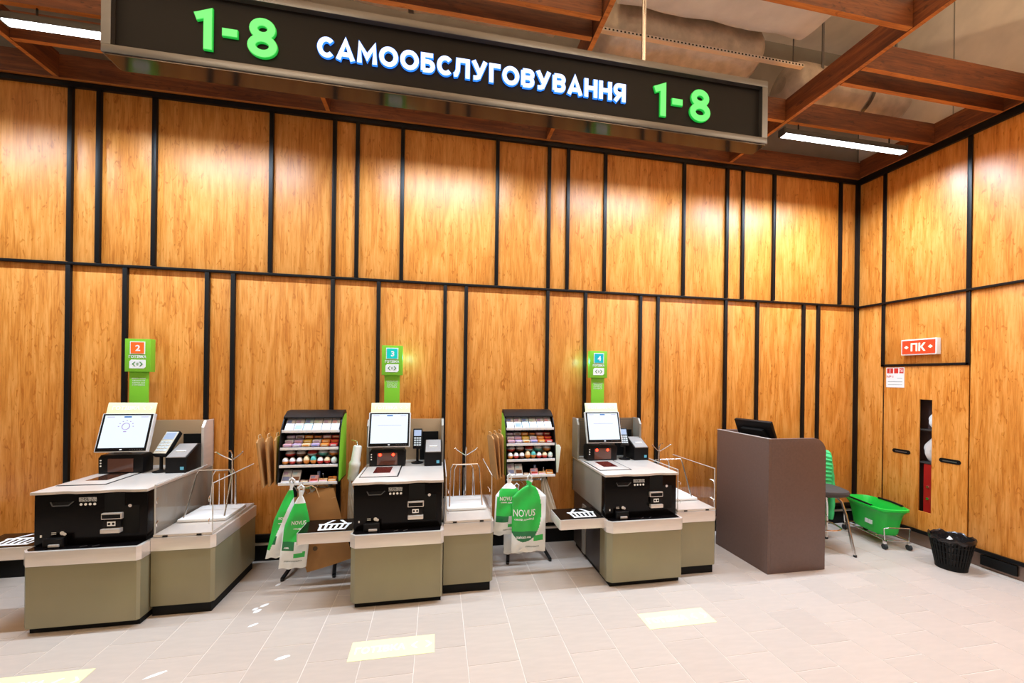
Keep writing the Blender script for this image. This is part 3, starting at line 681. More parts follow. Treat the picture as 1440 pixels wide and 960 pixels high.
    MB().prism([(-.15, 0), (.15, 0), (.152, .12), (.135, .145), (-.135, .145), (-.152, .12)], 'y', 0, .12, bev=.008).build('housing', PLAST, sn)
    MB().box(-.085, .085, -.003, .002, .012, .115).build('window', mat('scan_window', (.13, .055, .04), .1, coat=.5) if 'scan_window' not in bpy.data.materials else bpy.data.materials['scan_window'], sn)
    for k in range(3): MB().cyl((-.133, .003, .06 + k * .022), (-.133, -.003, .06 + k * .022), .006, seg=10).build('button', PRINT, sn)
    if i > 1:
        for xx in (-.06, .05):
            MB().lathe([(.002, -.012), (.010, -.008), (.012, 0), (.010, .008), (.002, .012)], (xx, -.003, .10), 12).build('red_light', REDL, sn)
            MB().box(xx - .018, xx + .018, -.0045, -.002, .098, .102).build('red_beam', emis('red_glow', (.9, .03, .02), 1.2) if 'red_glow' not in bpy.data.materials else bpy.data.materials['red_glow'], sn)
    # receipt printer
    rp = thing('receipt_printer', 'black receipt printer with a blue sticker on the checkout ' + nm, 'printer', (x0 + dx + .548, y0 + dy + .55, .902), 0, 'receipt printers on the checkouts')
    MB().prism([(0, 0), (.22, 0), (.22, .20), (.16, .205), (.0, .125)], 'x', -.076, .076, bev=.006).build('housing', PLAST, rp)
    MB().prism([(-.002, .123), (.16, .203), (.16, .209), (-.004, .130)], 'x', -.066, .066, bev=.001).build('lid', mat('grey_lid', (.30, .27, .25), .35), rp)
    MB().box(-.035, .035, .055, .075, .155, .168, M=rot('X', 0)).build('receipt', PAPER, rp)
    MB().box(.03, .055, -.002, .002, .025, .05).build('sticker', mat('cyan_sticker', (.12, .45, .60), .4), rp)
    # card terminal
    ct = thing('card_terminal', 'card terminal with keypad on a black stand at the checkout ' + nm, 'card terminal', (x0 + dx + .405, y0 + dy + (.70 if i == 2 else .62), .902), 0, 'card terminals on the checkouts')
    MB().lathe([(.055, 0), (.055, .006), (.03, .012), (.012, .02), (.011, .15)], seg=20).build('stand', PLAST, ct)
    yawz = {1: -6, 2: 0, 3: -8}[i]; ks = {1: 1.25, 2: 1, 3: 1}[i]
    A2 = Matrix.Translation((.0, 0, .15)) @ Matrix.Rotation(math.radians(yawz), 4, 'Z') @ Matrix.Rotation(math.radians({1: -42, 2: -18, 3: -30}[i]), 4, 'X') @ Matrix.Scale(ks, 4)
    MB().box(-.042, .042, -.012, .022, -.02, .165, bev=.008).xf(A2).build('body', PLAST, ct)
    if i == 1: MB().box(-.038, .038, -.0135, -.010, -.01, .155, bev=.001).xf(A2).build('face_plate', mat('beige_case', (.62, .55, .42), .4), ct)
    MB().box(-.032, .032, -.0145, -.011, .095, .15).xf(A2).build('screen', emis('terminal_screen', (.55, .68, .95), .7), ct)
    b = MB()
    for rr_ in range(4):
        for cc in range(3): b.box(-.031 + cc * .022, -.013 + cc * .022, -.0155, -.011, .005 + rr_ * .021, .020 + rr_ * .021)
    tag(b.xf(A2).build('keypad', mat('grey_keys', (.55, .60, .62), .4), ct), kind='stuff')

for i, (x, y) in enumerate(((-9.55, -.88), (-7.566, -.895), (-5.568, -.93), (-3.59, -.955))): checkout(i, x, y)

# ---------------------------------------------------------------- sweets racks
ORD = ['first', 'second', 'third', 'fourth', 'fifth', 'sixth', 'seventh', 'eighth', 'ninth', 'tenth', 'eleventh', 'twelfth', 'thirteenth']
PK = {k: mat('wrap_' + k, c, .35) for k, c in dict(white=(.80, .80, .84), blue=(.25, .33, .68), lilac=(.58, .44, .66), pink=(.75, .42, .48), orange=(.78, .28, .05), red=(.60, .05, .04),
      cream=(.82, .66, .42), brown=(.20, .07, .03), yellow=(.75, .50, .06), teal=(.10, .50, .48), mint=(.62, .78, .70), cyan=(.55, .75, .85)).items()}
def sweet(name, label, loc, size, tilt, cols, group, kind='box'):
    o = None; sx, sy, sz = size; M = Matrix.Rotation(math.radians(tilt), 4, 'X')
    if kind == 'egg':
        b = MB().lathe([(.001, 0)] + [(sx / 2 * math.sin(PI * k / 8) * (1.06 if k < 4 else 1), sz / 2 - sz / 2 * math.cos(PI * k / 8)) for k in range(1, 8)] + [(.001, sz)], seg=14)
        for fc in b.bm.faces: fc.material_index = 1 if fc.calc_center_median().z < sz * .45 else 0
        o = b.build(name, [PK[cols[0]], PK[cols[1]]], None, loc)
    elif kind == 'bar':
        b = MB().box(-sx / 2, sx / 2, 0, sy, 0, sz, 0, bev=min(sx, sz) * .25).box(-sx * .32, sx * .32, -.0012, .004, sz * .3, sz * .72, 1).xf(M)
        o = b.build(name, [PK[cols[0]], PK[cols[1]]], None, loc)
    else:
        b = MB().box(-sx / 2, sx / 2, 0, sy, 0, sz, 0, bev=.002).box(-sx * .4, sx * .4, -.001, .004, sz * .15, sz * .45, 1).box(-sx * .4, sx * .1, -.001, .004, sz * .6, sz * .82, 2).xf(M)
        o = b.build(name, [PK[c] for c in cols], None, loc)
    return tag(o, label, 'sweets', group)
def rack(which, x0, x1, yb):
    # x0..x1 width, yb = back plane; front edge at yb-.27
    w2 = (x1 - x0) / 2; cx = (x0 + x1) / 2
    t = thing('sweets_rack', 'black sweets rack with lime outer sides, ' + {'left rack': 'left of the middle checkout', 'right rack': 'left of the checkout beside the desk'}[which], 'rack', (cx, yb, 0), 0, 'sweets racks between the checkouts')
    prof = [(0, .80), (-.27, .80), (-.285, .83), (-.25, 1.12), (-.215, 1.24), (-.15, 1.33), (-.08, 1.365), (0, 1.37)]
    for s in (-1, 1):
        sp = MB().prism(prof, 'x', s * w2 - .004, s * w2 + .004, bev=.001).build('side_panel', BLACK, t)
        MB().prism([(y * .97 - .004, 1.085 + (z - 1.085) * .96) for y, z in prof], 'x', s * (w2 + .0035) - .001, s * (w2 + .0035) + .001).build('lime_facing', LIME, sp)
    MB().box(-w2, w2, -.01, 0, .80, 1.36).build('back_panel', MATTE, t)
    MB().prism([(-.09, 1.365), (0, 1.37), (0, 1.388), (-.085, 1.382), (-.165, 1.338), (-.16, 1.326)], 'x', -w2, w2).build('hood', BLACK, t)
    for z, d in ((1.225, .215), (1.085, .245), (.945, .262), (.805, .278)):
        s = MB().prism([(-.01, z + .035), (-d, z), (-d, z - .008), (-.01, z + .027)], 'x', -w2 + .006, w2 - .006).build('shelf', BLACK, t)
        MB().box(-w2 + .006, w2 - .006, -d - .006, -d, z - .010, z + .012).build('price_rail', PK['white'], s)
        b = MB()
        for k in range(7): b.box(-w2 + .02 + k * (2 * w2 - .03) / 7, -w2 + .02 + (k + .75) * (2 * w2 - .03) / 7, -d - .0075, -d - .005, z - .007, z + .009)
        tag(b.build('price_tags', WHITE, s), kind='stuff')
    for s in (-1, 1):
        xx = s * (w2 - .05)
        MB().box(xx - .018, xx + .018, -.05, -.015, .05, .81).build('post', BLACK, t)
        MB().tube([(xx, .05, .018), (xx, .03, .045), (xx, -.03, .09), (xx, -.14, .05), (xx + s * .02, -.235, .018)], .016, seg=8).build('foot', BLACK, t)
        for y in (.05, -.235): MB().cyl((xx + (s * .02 if y < 0 else 0), y, 0), (xx + (s * .02 if y < 0 else 0), y, .02), .014, seg=10).build('castor', RUBBER, t)
    MB().box(-w2 + .03, w2 - .03, -.04, -.025, .70, .72).build('hook_bar', CHROME, t)
    b = MB()
    for xx, e in (((-.09, -.365), (.0, -.435), (.1, -.22)) if which == 'left rack' else ((-.22, -.38), (-.055, -.435), (.125, -.23))):
        MB().tube([(xx, -.035, .71), (xx, e + .14, .72), (xx, e + .04, .80), (xx, e, .855), (xx, e - .004, .872)], .004, seg=6).build('hook', CHROME, t)
    # --- stock, one object each
    def place(row, items, z, d, tilt, kind, what):
        n = len(items); p = (2 * w2 - .03) / n
        for k, (cols, sz, sd) in enumerate(items):
            sweet({'egg': 'chocolate_egg', 'bar': 'chocolate_bar', 'box': 'gum_box'}[kind], '%s and %s %s, %s from left in %s, %s' % (cols[0], cols[1], what, ORD[k], row, which),
                  (cx - w2 + .015 + p * (k + .5), yb - d + .004, z + .004), (p * .92, sd, sz), tilt, cols, 'sweets on the rack ' + which, kind)
    Bx = lambda *c: (c, .135, .03)
    place('top row', [Bx('white', 'lilac', 'blue'), Bx('white', 'blue', 'lilac'), Bx('cyan', 'white', 'blue'), Bx('white', 'cyan', 'mint'), Bx('white', 'pink', 'lilac'), Bx('white', 'cream', 'pink')], 1.222, .21, -42, 'box', 'gum box')
    br = lambda c, d: ((c, d), .026, .10)
    for nm_, z, dd, cs in (('second row back', 1.15, .15, (('lilac', 'white'), ('white', 'brown'), ('orange', 'cream'), ('brown', 'orange'), ('pink', 'white'), ('red', 'cream'))),
                           ('second row middle', 1.118, .19, (('white', 'lilac'), ('lilac', 'pink'), ('yellow', 'cream'), ('white', 'lilac'), ('orange', 'cream'), ('red', 'orange'))),
                           ('second row front', 1.092, .235, (('pink', 'lilac'), ('lilac', 'white'), ('cream', 'orange'), ('lilac', 'blue'), ('orange', 'cream'), ('red', 'white')))):
        place(nm_, [br(*c) for c in cs], z, dd, 0, 'bar', 'bar')
    eg = lambda c, d, h=.062: ((c, d), h, .06)
    place('third row front', [eg('white', 'orange'), eg('white', 'red'), eg('white', 'brown'), eg('cream', 'orange', .075), eg('teal', 'orange', .075), eg('white', 'red'), eg('cream', 'red'), eg('mint', 'white')], .948, .235, 0, 'egg', 'foil egg')
    place('third row back', [eg('white', 'red'), eg('white', 'brown'), eg('red', 'cyan'), eg('white', 'teal', .07), eg('white', 'orange', .07)], 1.0, .17, 0, 'egg', 'foil egg')
    for k, (c, xx) in enumerate(((('red', 'cream', 'brown'), .72), (('mint', 'white', 'red'), .92))):
        sweet('sweets_carton', '%s sweets carton leaning behind the eggs, %s, %s' % (c[0], ('left of two', 'right of two')[k], which), (cx - w2 + .01 + xx * (2 * w2 - .08), yb - .15, 1.0), (.085, .03, .085), -12, c, 'sweets on the rack ' + which)
    place('bottom row', [(('white', 'blue', 'lilac'), .115, .02), (('white', 'brown', 'cyan'), .11, .02), (('brown', 'cream', 'white'), .022, .06), (('pink', 'red', 'blue'), .06, .05), (('cream', 'pink', 'orange'), .03, .06), (('orange', 'cream', 'brown'), .045, .06)], .81, .268, -38, 'box', 'packet')
    sweet('sweets_carton', 'small blue packet standing at the bottom, %s' % which, (cx + .055, yb - .19, .822), (.02, .03, .06), 0, ('blue', 'blue', 'white'), 'sweets on the rack ' + which)
    return t
rack('left rack', -6.225, -5.765, -.17)
rack('right rack', -4.345, -3.885, -.17)

# ---------------------------------------------------------------- bags on the racks
def film_bag(label, loc, w0, h, thick, lean, print_, seed, group=None, tilt=0, words=True, sh=.42):
    rnd = random.Random(seed); ph = [rnd.uniform(0, 6) for _ in range(6)]
    t = thing('carrier_bag', label, 'bag', loc, math.radians(tilt), group)
    def half(v):      # v 0 top .. 1 bottom
        neck = .12 + .88 * min(1, max(0, (v - .07) / sh)) ** .75
        if v < .07: neck = .12 + .10 * (1 - v / .07)
        return w0 / 2 * neck
    def th(v): return thick * (.25 + .75 * math.sin(PI * min(1, .1 + .85 * v))) * (1 if v < .93 else max(.12, 1 - (v - .93) / .08))
    def surf(x, v):   # front y
        w = half(v); q = max(0, 1 - min(1, abs(x) / w) ** 2.2)
        return -th(v) * q ** .6 + .007 * math.sin(40 * x + ph[0] + 6 * v) * q + .006 * math.sin(17 * v + 22 * x + ph[1]) * q
    def off(v): return lean * v
    nu, nv = 110, 120
    def fn(a, v):
        c = math.cos(2 * PI * a); w = half(v); x = c * w
        y = surf(x, v) if math.sin(2 * PI * a) < 0 else -surf(x, v) * .6
        z = h * (1 - v) + (.005 * math.sin(7 * c + ph[2]) if v > .9 else 0)
        return (x + off(v), y, z)
    def mf(a, v):
        c = math.cos(2 * PI * a); x = c * half(v) / (w0 / 2); fr = math.sin(2 * PI * a) < 0
        return print_(x, v, fr)
    MB().grid(fn, nu, nv, mf, wrap=True).build('film', [BAGW, BAGG, BAGD], t)
    def warp(co):
        v = min(1, max(0, 1 - co.z / h)); return Vector((co.x + off(v), surf(co.x, v) - .003, co.z))
    for tx, x, v, wd, hh, mt in (words or []):
        text('print', tx, hh * 1.3, T(x, 0, h * (1 - v)) @ FRONT, mt, t, ext=.0, bold=.0006, width=wd, height=hh, warp=warp, res=2)
    # knotted loop at the top
    MB().tube([(-.012, 0, h - .01), (-.02, -.01, h + .03), (0, -.012, h + .05), (.02, -.01, h + .03), (.012, 0, h - .01)], .006, seg=6).build('handle', BAGW, t)
    return t
INK = mat('grey_ink', (.25, .28, .26), .6)
def p_leaf(cx, cy, rx, ry):
    def f_(x, v, fr):
        if not fr: return 0
        if ((x - cx) / rx) ** 2 + ((v - cy) / ry) ** 2 < 1: return 1 if v < .70 else 2
        if v > .76 and v < .84 and x > .25 and x < .85: return 1
        return 0
    return f_
def p_band(x, v, fr):
    k = x + 1.6 * (v - .5)
    if .08 < v < .88 and k < -.05 and k > -1.2: return 1
    if .68 < v < .80 and -.75 < x < -.2: return 2
    return 0
def p_mid(x, v, fr):
    if not fr: return 0
    k = x + .35 * math.sin(2.5 * v)
    if .16 < v < .62 and k > -.55: return 1
    if .30 < v < .80 and -.9 < x < .6: return 1 if v < .64 else 2 if x < .0 and v < .76 else 0
    if .78 < v < .86 and .0 < x < .8: return 1
    return 0
GB = 'green and white carrier bags hanging on the racks'
film_bag('green and white carrier bag, leftmost on the left sweets rack', (-6.085, -.535, .25), .15, .58, .035, -.115, p_band, 1, GB, 0, [('NOVUS', .0, .45, .07, .022, PRINT), ('свій дім', .0, .52, .06, .012, PRINT)])
film_bag('green and white carrier bag in front of the kraft bag, left rack', (-5.995, -.605, .19), .20, .60, .03, -.06, p_mid, 2, GB, 0, [('NOVUS', .015, .40, .10, .032, PRINT), ('своїй дім', .03, .48, .10, .015, PRINT), ('.ua', -.055, .72, .04, .014, PRINT), ('ДЯКУЄМО', .0, .90, .13, .012, INK)])
film_bag('small green and white bag half hidden behind the kraft bag', (-5.985, -.36, .44), .10, .29, .025, 0, p_mid, 3, GB, 0, [])
film_bag('crumpled green and white carrier bag, left one on the right sweets rack', (-4.335, -.55, .33), .23, .48, .04, -.02, p_mid, 4, GB, 0, [('NOVUS', -.02, .33, .12, .035, PRINT), ('свій дім', -.02, .40, .10, .014, PRINT), ('ДЯКУЄМО', .02, .90, .12, .012, INK)], sh=.22)
film_bag('large flat carrier bag with a big green leaf, right sweets rack', (-4.17, -.605, .19), .30, .62, .03, .0, p_leaf(-.28, .42, .98, .43), 5, GB, 0, [('NOVUS', -.045, .44, .19, .06, PRINT), ('своїй домівці', -.045, .53, .17, .022, PRINT), ('zakaz.ua', -.05, .775, .13, .024, PRINT), ('ДЯКУЄМО', .03, .92, .12, .014, INK)], sh=.16)
def white_only(x, v, fr): return 0
film_bag('plain white carrier bag hanging low behind the leaf bag', (-4.25, -.44, .11), .22, .585, .03, .0, white_only, 6, None, 0, [])
def cloudy(label, loc, w_, h_, seed):
    t = thing('cloudy_bag', label, 'bag', loc)
    MB().grid(lambda a, v: (w_ / 2 * (.08 + .92 * v ** .8) * math.cos(2 * PI * a) + .35 * w_ * v, .03 * (.2 + v * (1.2 - v)) * math.sin(2 * PI * a) + .006 * math.sin(22 * a * 6.28 + 9 * v + seed), h_ * (1 - v)), 32, 20, wrap=True).build('film', CLEARBAG, t)
    MB().tube([(-.01, 0, h_), (0, -.015, h_ + .045), (.01, 0, h_)], .004, seg=6).build('handle', CLEARBAG, t)
cloudy('cloudy see-through bag hanging at the right side of the right sweets rack', (-3.99, -.40, .36), .20, .45, 1)
cloudy('pale folded bag poking up between the kraft bag and the middle checkout', (-5.68, -.40, .44), .12, .36, 2)
kb = thing('paper_bag', 'big brown kraft paper bag hanging askew behind the basket shelf', 'bag', (-5.80, -.49, .155), 0)
A = Matrix.Rotation(math.radians(-15), 4, 'Y')
b = MB().grid(lambda a, v: ((lambda p: (p[0], p[1], .60 * v))(
    [(-.18 + .36 * a * 2, -.03 - .01 * math.sin(PI * 2 * a)) if a <= .5 else (.18 - .36 * (a - .5) * 2, .03 - .0 * a) for _ in (0,)][0])), 16, 6, wrap=True)
b.box(-.168, .168, -.028, .028, 0, .002)
b.xf(A).build('body', KRAFT, kb)
MB().tube([(-.06, -.04, .56), (-.058, -.045, .64), (-.03, -.045, .67), (.03, -.045, .67), (.058, -.045, .64), (.06, -.04, .56)], .004, seg=6).xf(A).build('handle', ROPE, kb)
MB().box(-.18, .18, -.033, -.031, .52, .524).xf(A).build('fold', ROPE, kb)
b = MB().lathe([(.018, 0), (.018, .001)], (0, 0, 0), 16); b.xf(A @ T(-.07, -.041, .17) @ FRONT); b.build('printed_mark', mat('brown_ink', (.14, .08, .03), .7), kb)
for which, x, zz in (('left', -6.265, 1), ('right', -4.395, 1)):
    for k in range(3):
        p = thing('flat_paper_bag', 'folded brown paper bag, %s of three on the left side of the %s sweets rack' % (('outermost', 'middle', 'innermost')[k], which), 'bag', (x - .03 * (2 - k) + .008, -.43 + .04 * k, .80), math.radians(8), 'folded paper bags beside the %s rack' % which)
        A = Matrix.Rotation(math.radians(-7 + 3 * k), 4, 'Y')
        MB().prism([(-.1, 0), (.1, 0), (.1, .36), (.06, .38), (-.06, .38), (-.1, .36)], 'x', -.006, .006, bev=.002).xf(A).build('body', KRAFT, p)
        MB().tube([(0, -.04, .375), (0, -.03, .41), (0, .03, .41), (0, .04, .375)], .004, seg=6).xf(A).build('handle', ROPE, p)
b = thing('bag_roll', 'white tapering roll of bags hanging right of the left sweets rack', 'roll', (-5.675, -.33, .79))
MB().lathe([(.03, 0), (.042, .01), (.046, .12), (.05, .14), (.045, .16), (.038, .17), (.036, .29), (.03, .30)], seg=20).xf(Matrix.Rotation(math.radians(8), 4, 'Y')).build('film', mat('cloudy_white', (.68, .66, .58), .45, bump=.3, bscale=40), b)
MB().tube([(.04, 0, .30), (.03, .03, .33), (-.02, .06, .34)], .004, seg=6).build('hook', CHROME, b)
b = thing('bag_pad', 'flat white pad of bags hanging right of the right sweets rack', 'pad', (-3.845, -.32, .80))
MB().prism([(-.02, 0), (.02, .0), (.045, .24), (.03, .26), (-.03, .26)], 'y', -.012, .012, bev=.003).build('film', BAGW, b)
MB().tube([(.0, 0, .26), (.0, .03, .285), (-.03, .06, .29)], .004, seg=6).build('hook', CHROME, b)

# ---------------------------------------------------------------- desk, chair, trolley, bin
DX0, DX1, DY0, DY1, DH = -2.105, -1.505, -.955, -.30, 1.185
dk = thing('service_desk', 'tall dark brown service desk with one rounded upper corner', 'desk', ((DX0 + DX1) / 2, (DY0 + DY1) / 2, 0))
hx, hy_ = (DX1 - DX0) / 2, (DY1 - DY0) / 2
rr = .13
prof = [(-hx + .03, 0), (hx, 0), (hx, DH - rr)] + [(hx - rr + rr * math.cos(a), DH - rr + rr * math.sin(a)) for a in [PI / 2 * k / 10 for k in range(1, 11)]] + [(-hx + .03, DH)]
MB().prism(prof, 'y', -hy_, -hy_ + .03, bev=.002).build('front_panel', DESK, dk)
MB().prism(prof, 'y', hy_ - .03, hy_, bev=.002).build('rear_panel', DESK, dk)
MB().box(-hx, -hx + .03, -hy_, hy_, 0, DH, bev=.002).build('side_panel', DESK, dk)
MB().box(-hx + .03, hx - .1, -hy_ + .03, hy_ - .03, 1.0, 1.03).build('worktop', DESK, dk)
MB().box(-hx + .03, hx - .15, -hy_ + .03, hy_ - .03, .45, .475).build('shelf', DESK, dk)
MB().box(-hx - .001, -hx + .031, -hy_ - .001, hy_ + .001, DH - .001, DH + .003).build('edge_band', mat('pale_edging', (.40, .33, .29), .4), dk)
tm = thing('till_monitor', 'black till monitor seen from behind on the brown desk', 'monitor', (-1.86, -.60, 1.03), math.radians(12))
A = Matrix.Rotation(math.radians(-24), 4, 'Y')
MB().box(-.012, .022, -.185, .185, .06, .31, bev=.006).xf(A).build('case', PLAST, tm)
MB().prism([(-.15, .10), (.15, .10), (.11, .24), (-.11, .24)], 'x', -.05, -.012, bev=.006).xf(A).build('back_cover', MATTE, tm)
MB().box(-.0525, -.050, -.07, .04, .165, .178).xf(A).build('badge', ALU, tm)
MB().box(.022, .024, -.17, .17, .075, .295).xf(A).build('screen', GLOSS, tm)
MB().box(-.09, .07, -.1, .1, 0, .012, bev=.004).prism([(-.05, .01), (.03, .01), (.0, .14), (-.04, .14)], 'y', -.04, .04).build('stand', PLAST, tm)

chr_ = thing('desk_chair', 'dark padded chair with bent chrome legs behind the brown desk', 'chair', (-1.11, -.50, 0), math.radians(-20))
def sup(a, rx, ry, p=3.2): c, s = math.cos(a), math.sin(a); return (abs(c) ** (2 / p) * rx * (1 if c > 0 else -1), abs(s) ** (2 / p) * ry * (1 if s > 0 else -1))
b = MB(); lv = [(.80, .545), (.97, .56), (1, .585), (.97, .605), (.80, .618), (.4, .622), (.02, .622)]
rings = []
for k, z in lv: rings.append([b.bm.verts.new((*sup(2 * PI * i / 32, .265 * k, .205 * k), z)) for i in range(32)])
for P, Q in zip(rings, rings[1:]):
    for i in range(32): b.bm.faces.new([P[i], P[(i + 1) % 32], Q[(i + 1) % 32], Q[i]])
b.bm.faces.new(rings[0][::-1]); b.bm.faces.new(rings[-1])
b.build('seat', SEATF, chr_)
for sx, sy in ((1, -1), (-1, -1), (1, 1), (-1, 1)):
    p = [(sx * .13, sy * .10, .55), (sx * .17, sy * .125, .50), (sx * .195, sy * .15, .38), (sx * .215, sy * .19, .18), (sx * .235, sy * .225, .006)]
    lg = MB().tube(p, .0125, seg=10).build('leg', CHROME, chr_)
    MB().cyl((sx * .235, sy * .225, 0), (sx * .234, sy * .224, .02), .015, seg=10).build('foot_cap', RUBBER, lg)
ring = [(*sup(2 * PI * i / 28, .205, .175, 2.6), .22) for i in range(28)]
MB().tube(ring, .008, closed=True, seg=8).build('foot_ring', CHROME, chr_)
for s in (-1, 1): MB().tube([(s * .17, .16, .56), (s * .185, .22, .60), (s * .19, .235, .70), (s * .185, .25, .95)], .011, seg=8).build('back_post', CHROME, chr_)
MB().prism([(-.20, .66), (.20, .66), (.21, .80), (.19, .95), (-.19, .95), (-.21, .80)], 'y', .225, .255, bev=.012).build('backrest', SEATF, chr_)
jk = thing('quilted_jacket', 'bright green quilted jacket hung over the chair back', 'jacket', (-1.11, -.50, 0), math.radians(-20))
def jfn(side):
    def fn(a, v):
        x = -.245 + .49 * a; top = .985 - .035 * abs(2 * a - 1) ** 2
        bot = (.22 + .10 * math.sin(5 * a)) if side > 0 else .58
        z = top + (bot - top) * v
        y0 = .24 + side * (.006 + .045 * min(1, v * 5) ** .6) + side * .012 * abs(math.sin(PI * 9 * v)) + side * .01 * math.sin(7 * a + 3 * v)
        wv = 1 + .12 * v * (1 if side > 0 else .3)
        return (x * wv, y0, z)
    return fn
b = MB().grid(jfn(1), 24, 45); b.grid(jfn(-1), 24, 30)
bmesh.ops.remove_doubles(b.bm, verts=b.bm.verts[:], dist=.002)
b.build('body', JACKET, jk)
for s in (-1, 1):
    def sl(a, v):
        t_ = 2 * PI * a; r_ = (.06 - .018 * v) * (1 + .10 * abs(math.sin(PI * 7 * v)))
        return (s * (.235 + .055 * math.sin(v * 2.2)) + r_ * .7 * math.cos(t_), .262 + r_ * math.sin(t_) - .0 * v, .93 - .72 * v)
    MB().grid(sl, 16, 40, wrap=True).build('sleeve', JACKET, jk)
MB().tube([(-.12, .245, .99), (-.06, .29, 1.005), (.06, .29, 1.005), (.12, .245, .99)], .014, seg=8).build('collar', JACKET, jk)

tr = thing('basket_trolley', 'bright green plastic basket standing on a low wire trolley in the corner', 'basket', (-.295, -.46, 0), math.radians(-15))
def bsec(k, z, hl, hw):
    return [(*sup(2 * PI * i / 40, hw * k, hl * k, 4), z) for i in range(40)]
b = MB(); zs = [(.20, .100, .105, .0), ]
outer = [((.195, .10), .115), ((.215, .115), .22), ((.245, .135), .34), ((.275, .158), .375), ((.285, .168), .38), ((.285, .168), .40), ((.272, .155), .405), ((.24, .13), .34), ((.205, .105), .13), ((.01, .01), .13)]
rings = [[b.bm.verts.new((*sup(2 * PI * i / 40, hw, hl, 4), z)) for i in range(40)] for (hl, hw), z in outer]
for P, Q in zip(rings, rings[1:]):
    for i in range(40): b.bm.faces.new([P[i], P[(i + 1) % 40], Q[(i + 1) % 40], Q[i]])
b.bm.faces.new(rings[0][::-1]); b.bm.faces.new(rings[-1])
b.build('tub', GREEN, tr)
b = MB()
for s in (-1,):
    for k in range(5): b.box(-.132, -.118, -.12 + k * .018, -.11 + k * .018, .20, .24)
b.build('tub_print', PRINT, tr)
for s in (-1, 1): MB().tube([(s * .152, -.15, .408), (s * .158, 0, .412), (s * .152, .15, .408)], .010, seg=8).build('carry_handle', MATTE, tr)
for s in (-1, 1):
    y = s * .27
    MB().tube([(-.115, y, .09), (-.125, y - .0, .21), (-.10, y + s * .02, .225), (.10, y + s * .02, .225), (.125, y, .21), (.115, y, .09)], .0055, seg=8).build('wire_loop', CHROME, tr)
    for xx in (-.115, .115):
        MB().box(xx - .012, xx + .012, y - .012, y + .012, .055, .095, bev=.003).build('castor_fork', CHROME, tr)
        MB().cyl((xx - .012, y, .028), (xx + .012, y, .028), .028, seg=16).build('wheel', RUBBER, tr)
b = MB()
for xx in (-.115, .115): b.tube([(xx, -.27, .092), (xx, .27, .092)], .006, seg=8)
for y in (-.27, -.1, .1, .27): b.tube([(-.115, y, .092), (.115, y, .092)], .005, seg=8)
b.build('frame', CHROME, tr)
for y in (-.15, .15): MB().tube([(-.11, y, .098), (-.06, y, .112), (.06, y, .112), (.11, y, .098)], .005, seg=6).build('tub_rest', CHROME, tr)

bn = thing('waste_basket', 'black slatted waste basket with a black liner near the right wall', 'bin', (-.30, -1.115, 0))
MB().lathe([(.098, 0), (.105, .0), (.108, .03), (.106, .045), (.095, .045), (.095, .004)], seg=32, cap1=False).build('base', MATTE, bn)
for z, rr_, hh in ((.24, .146, .028), (.095, .118, .006), (.15, .128, .006), (.205, .139, .006)):
    MB().lathe([(rr_ - .004, 0), (rr_, 0), (rr_ + .004, hh * .5), (rr_, hh), (rr_ - .004, hh), (rr_ - .004, 0)], (0, 0, z), 32, cap0=False, cap1=False).build('band' if hh < .02 else 'rim', MATTE, bn)
s0 = None
for k in range(36):
    a = 2 * PI * k / 36
    if s0 is None: s0 = MB().prism([(-.007, -.003), (.007, -.003), (.006, .003), (-.006, .003)], 'z', 0, .212).xf(rot('X', 0)).build('slat', MATTE, bn, smooth=False)
    else: s = s0.copy(); COL.objects.link(s); s.parent = bn; s0 = s0; 
    o = s0 if k == 0 else s
    o.location = (.106 * math.sin(a), -.106 * math.cos(a), .035); o.rotation_euler = Euler((math.atan(.038 / .21), 0, a), 'XYZ')
ln = MB().lathe([(.092, .006), (.10, .05), (.13, .22), (.140, .27), (.150, .278), (.154, .262), (.152, .245)], seg=40, cap0=True, cap1=False)
for v in ln.bm.verts:
    a = math.atan2(v.co.y, v.co.x)
    if v.co.z > .2: v.co.z += .008 * math.sin(7 * a) + .006 * math.sin(13 * a + 1)
    kk = 1 + .015 * math.sin(11 * a + 20 * v.co.z) - (.02 if v.co.z < .2 else 0); v.co.x *= kk; v.co.y *= kk
bn.scale = (1, 1, 1.07)
ln.build('liner', mat('black_film', (.015, .012, .012), .22, bump=.5, bscale=40), bn)
tag(MB().grid(lambda a, v: (-.06 + .10 * a, -.05 + .07 * v + .01 * math.sin(6 * a), .225 + .02 * math.sin(5 * a + 3 * v) + .03 * v), 8, 8).build('paper_and_light_spot', PAPER, None, (-.30, -1.09, 0)), 'crumpled white paper in the black waste basket', 'paper')
vt = tag(MB().box(-.022, .0, -.12, .12, .028, .118, bev=.006).build('floor_box', MATTE, None, (.003, -1.27, 0)), 'low black box on the wall base behind the waste basket', 'box')

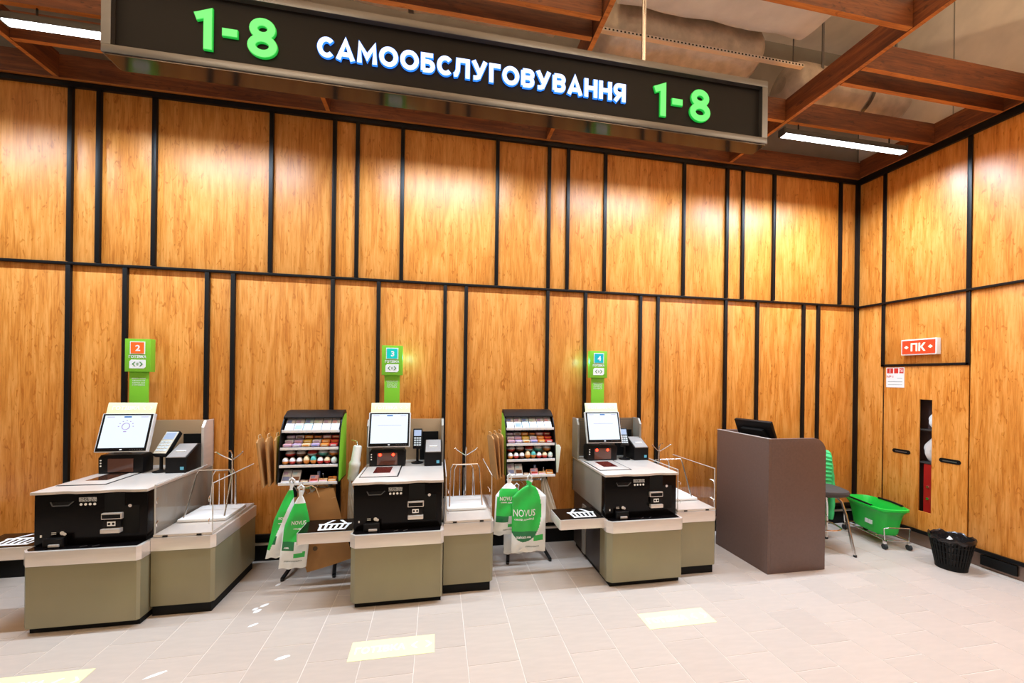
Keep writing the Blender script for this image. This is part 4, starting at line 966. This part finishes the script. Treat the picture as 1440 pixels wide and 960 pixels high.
# ---------------------------------------------------------------- signs on the right wall
pk = thing('hydrant_sign', 'small lit red sign with white letters on the right wall', 'sign', (-.002, -.675, 1.985))
MB().box(-.055, 0, -.155, .155, 0, .165, bev=.004).build('case', WHITE, pk)
MB().box(-.0575, -.054, -.145, .145, .012, .153).build('face', mat('lit_red_face', (.4, .02, .01), .4, emit=(.95, .07, .01), es=.85), pk)
text('print', 'ПК', .12, T(-.0585, 0, .082) @ LEFTW, emis('lit_print', (1, .85, .65), 1.5), pk, ext=.0006, bold=.004, width=.13, height=.085)
for s in (-1, 1): MB().prism([(s * .085, .082), (s * .105, .10), (s * .125, .082), (s * .105, .064)], 'x', -.0592, -.057).build('arrow', bpy.data.materials['lit_print'], pk, smooth=False)
st = thing('notice_sticker', 'white and red safety notice stuck on the cupboard door', 'sticker', (-.003, -.428, 1.64))
MB().box(-.0012, .0005, -.088, .088, 0, .22).build('sheet', PAPER, st)
for y0, y1 in ((.02, .08), (-.03, .01), (-.08, -.04)): MB().box(-.002, -.001, y0, y1, .155, .21).build('red_field', RED, st)
text('print', '1', .05, T(-.0022, .05, .182) @ LEFTW, PRINT, st, ext=.0003, height=.04); text('print', 'ПК', .05, T(-.0022, -.06, .182) @ LEFTW, PRINT, st, ext=.0003, width=.034, height=.03)
text('print', '№1', .05, T(-.0022, .05, .12) @ LEFTW, RED, st, ext=.0003, height=.025)
MB().box(-.002, -.001, -.07, .07, .06, .065).box(-.002, -.001, -.07, -.02, .10, .104).box(-.002, -.001, -.07, .07, .03, .033).build('rule', INK, st)

# ---------------------------------------------------------------- painted floor light: cash patches and spots
YEL = mat('pale_yellow_light', (.93, .90, .46), .45)  # projected cash light, painted as flat yellow pieces on the floor
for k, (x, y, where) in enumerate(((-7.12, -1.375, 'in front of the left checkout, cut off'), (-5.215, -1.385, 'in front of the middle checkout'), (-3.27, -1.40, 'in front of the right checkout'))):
    t = thing('floor_light_patch', 'pale yellow cash light painted on floor ' + where, 'sticker', (x, y, .0005), 0, 'cash light patches painted on the floor')
    MB().box(-.255, .255, -.088, .088, 0, .0012).build('light_patch', YEL, t)
    text('print', CASH, .1, T(-.075, 0, .0015), PRINT, t, ext=.0002, bold=.002, width=.30, height=.06)  # white lettering of the projected cash light
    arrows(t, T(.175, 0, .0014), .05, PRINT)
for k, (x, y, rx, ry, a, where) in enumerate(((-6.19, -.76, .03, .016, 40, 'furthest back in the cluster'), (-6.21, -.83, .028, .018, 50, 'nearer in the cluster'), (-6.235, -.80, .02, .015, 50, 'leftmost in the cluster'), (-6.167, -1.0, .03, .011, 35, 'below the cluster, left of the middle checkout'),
        (-5.855, -1.37, .04, .014, 20, 'alone on the open floor left of the yellow light patch'), (-6.5, -1.40, .05, .012, 30, 'at the lower left on the open floor'), (-6.205, -.465, .022, .014, 60, 'under the foot of the left rack'))):
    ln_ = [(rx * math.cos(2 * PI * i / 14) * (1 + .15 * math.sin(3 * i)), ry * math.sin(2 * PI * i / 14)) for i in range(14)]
    o = MB().prism(ln_, 'z', 0, .0012).build('paper_and_light_spot', PRINT, None, (x, y, .0003), rot=(0, 0, math.radians(a)))  # white light spots on the floor, built as thin flat pieces
    tag(o, 'small white light spot painted on the floor, ' + where, 'light spot', 'white light spots painted on the floor')
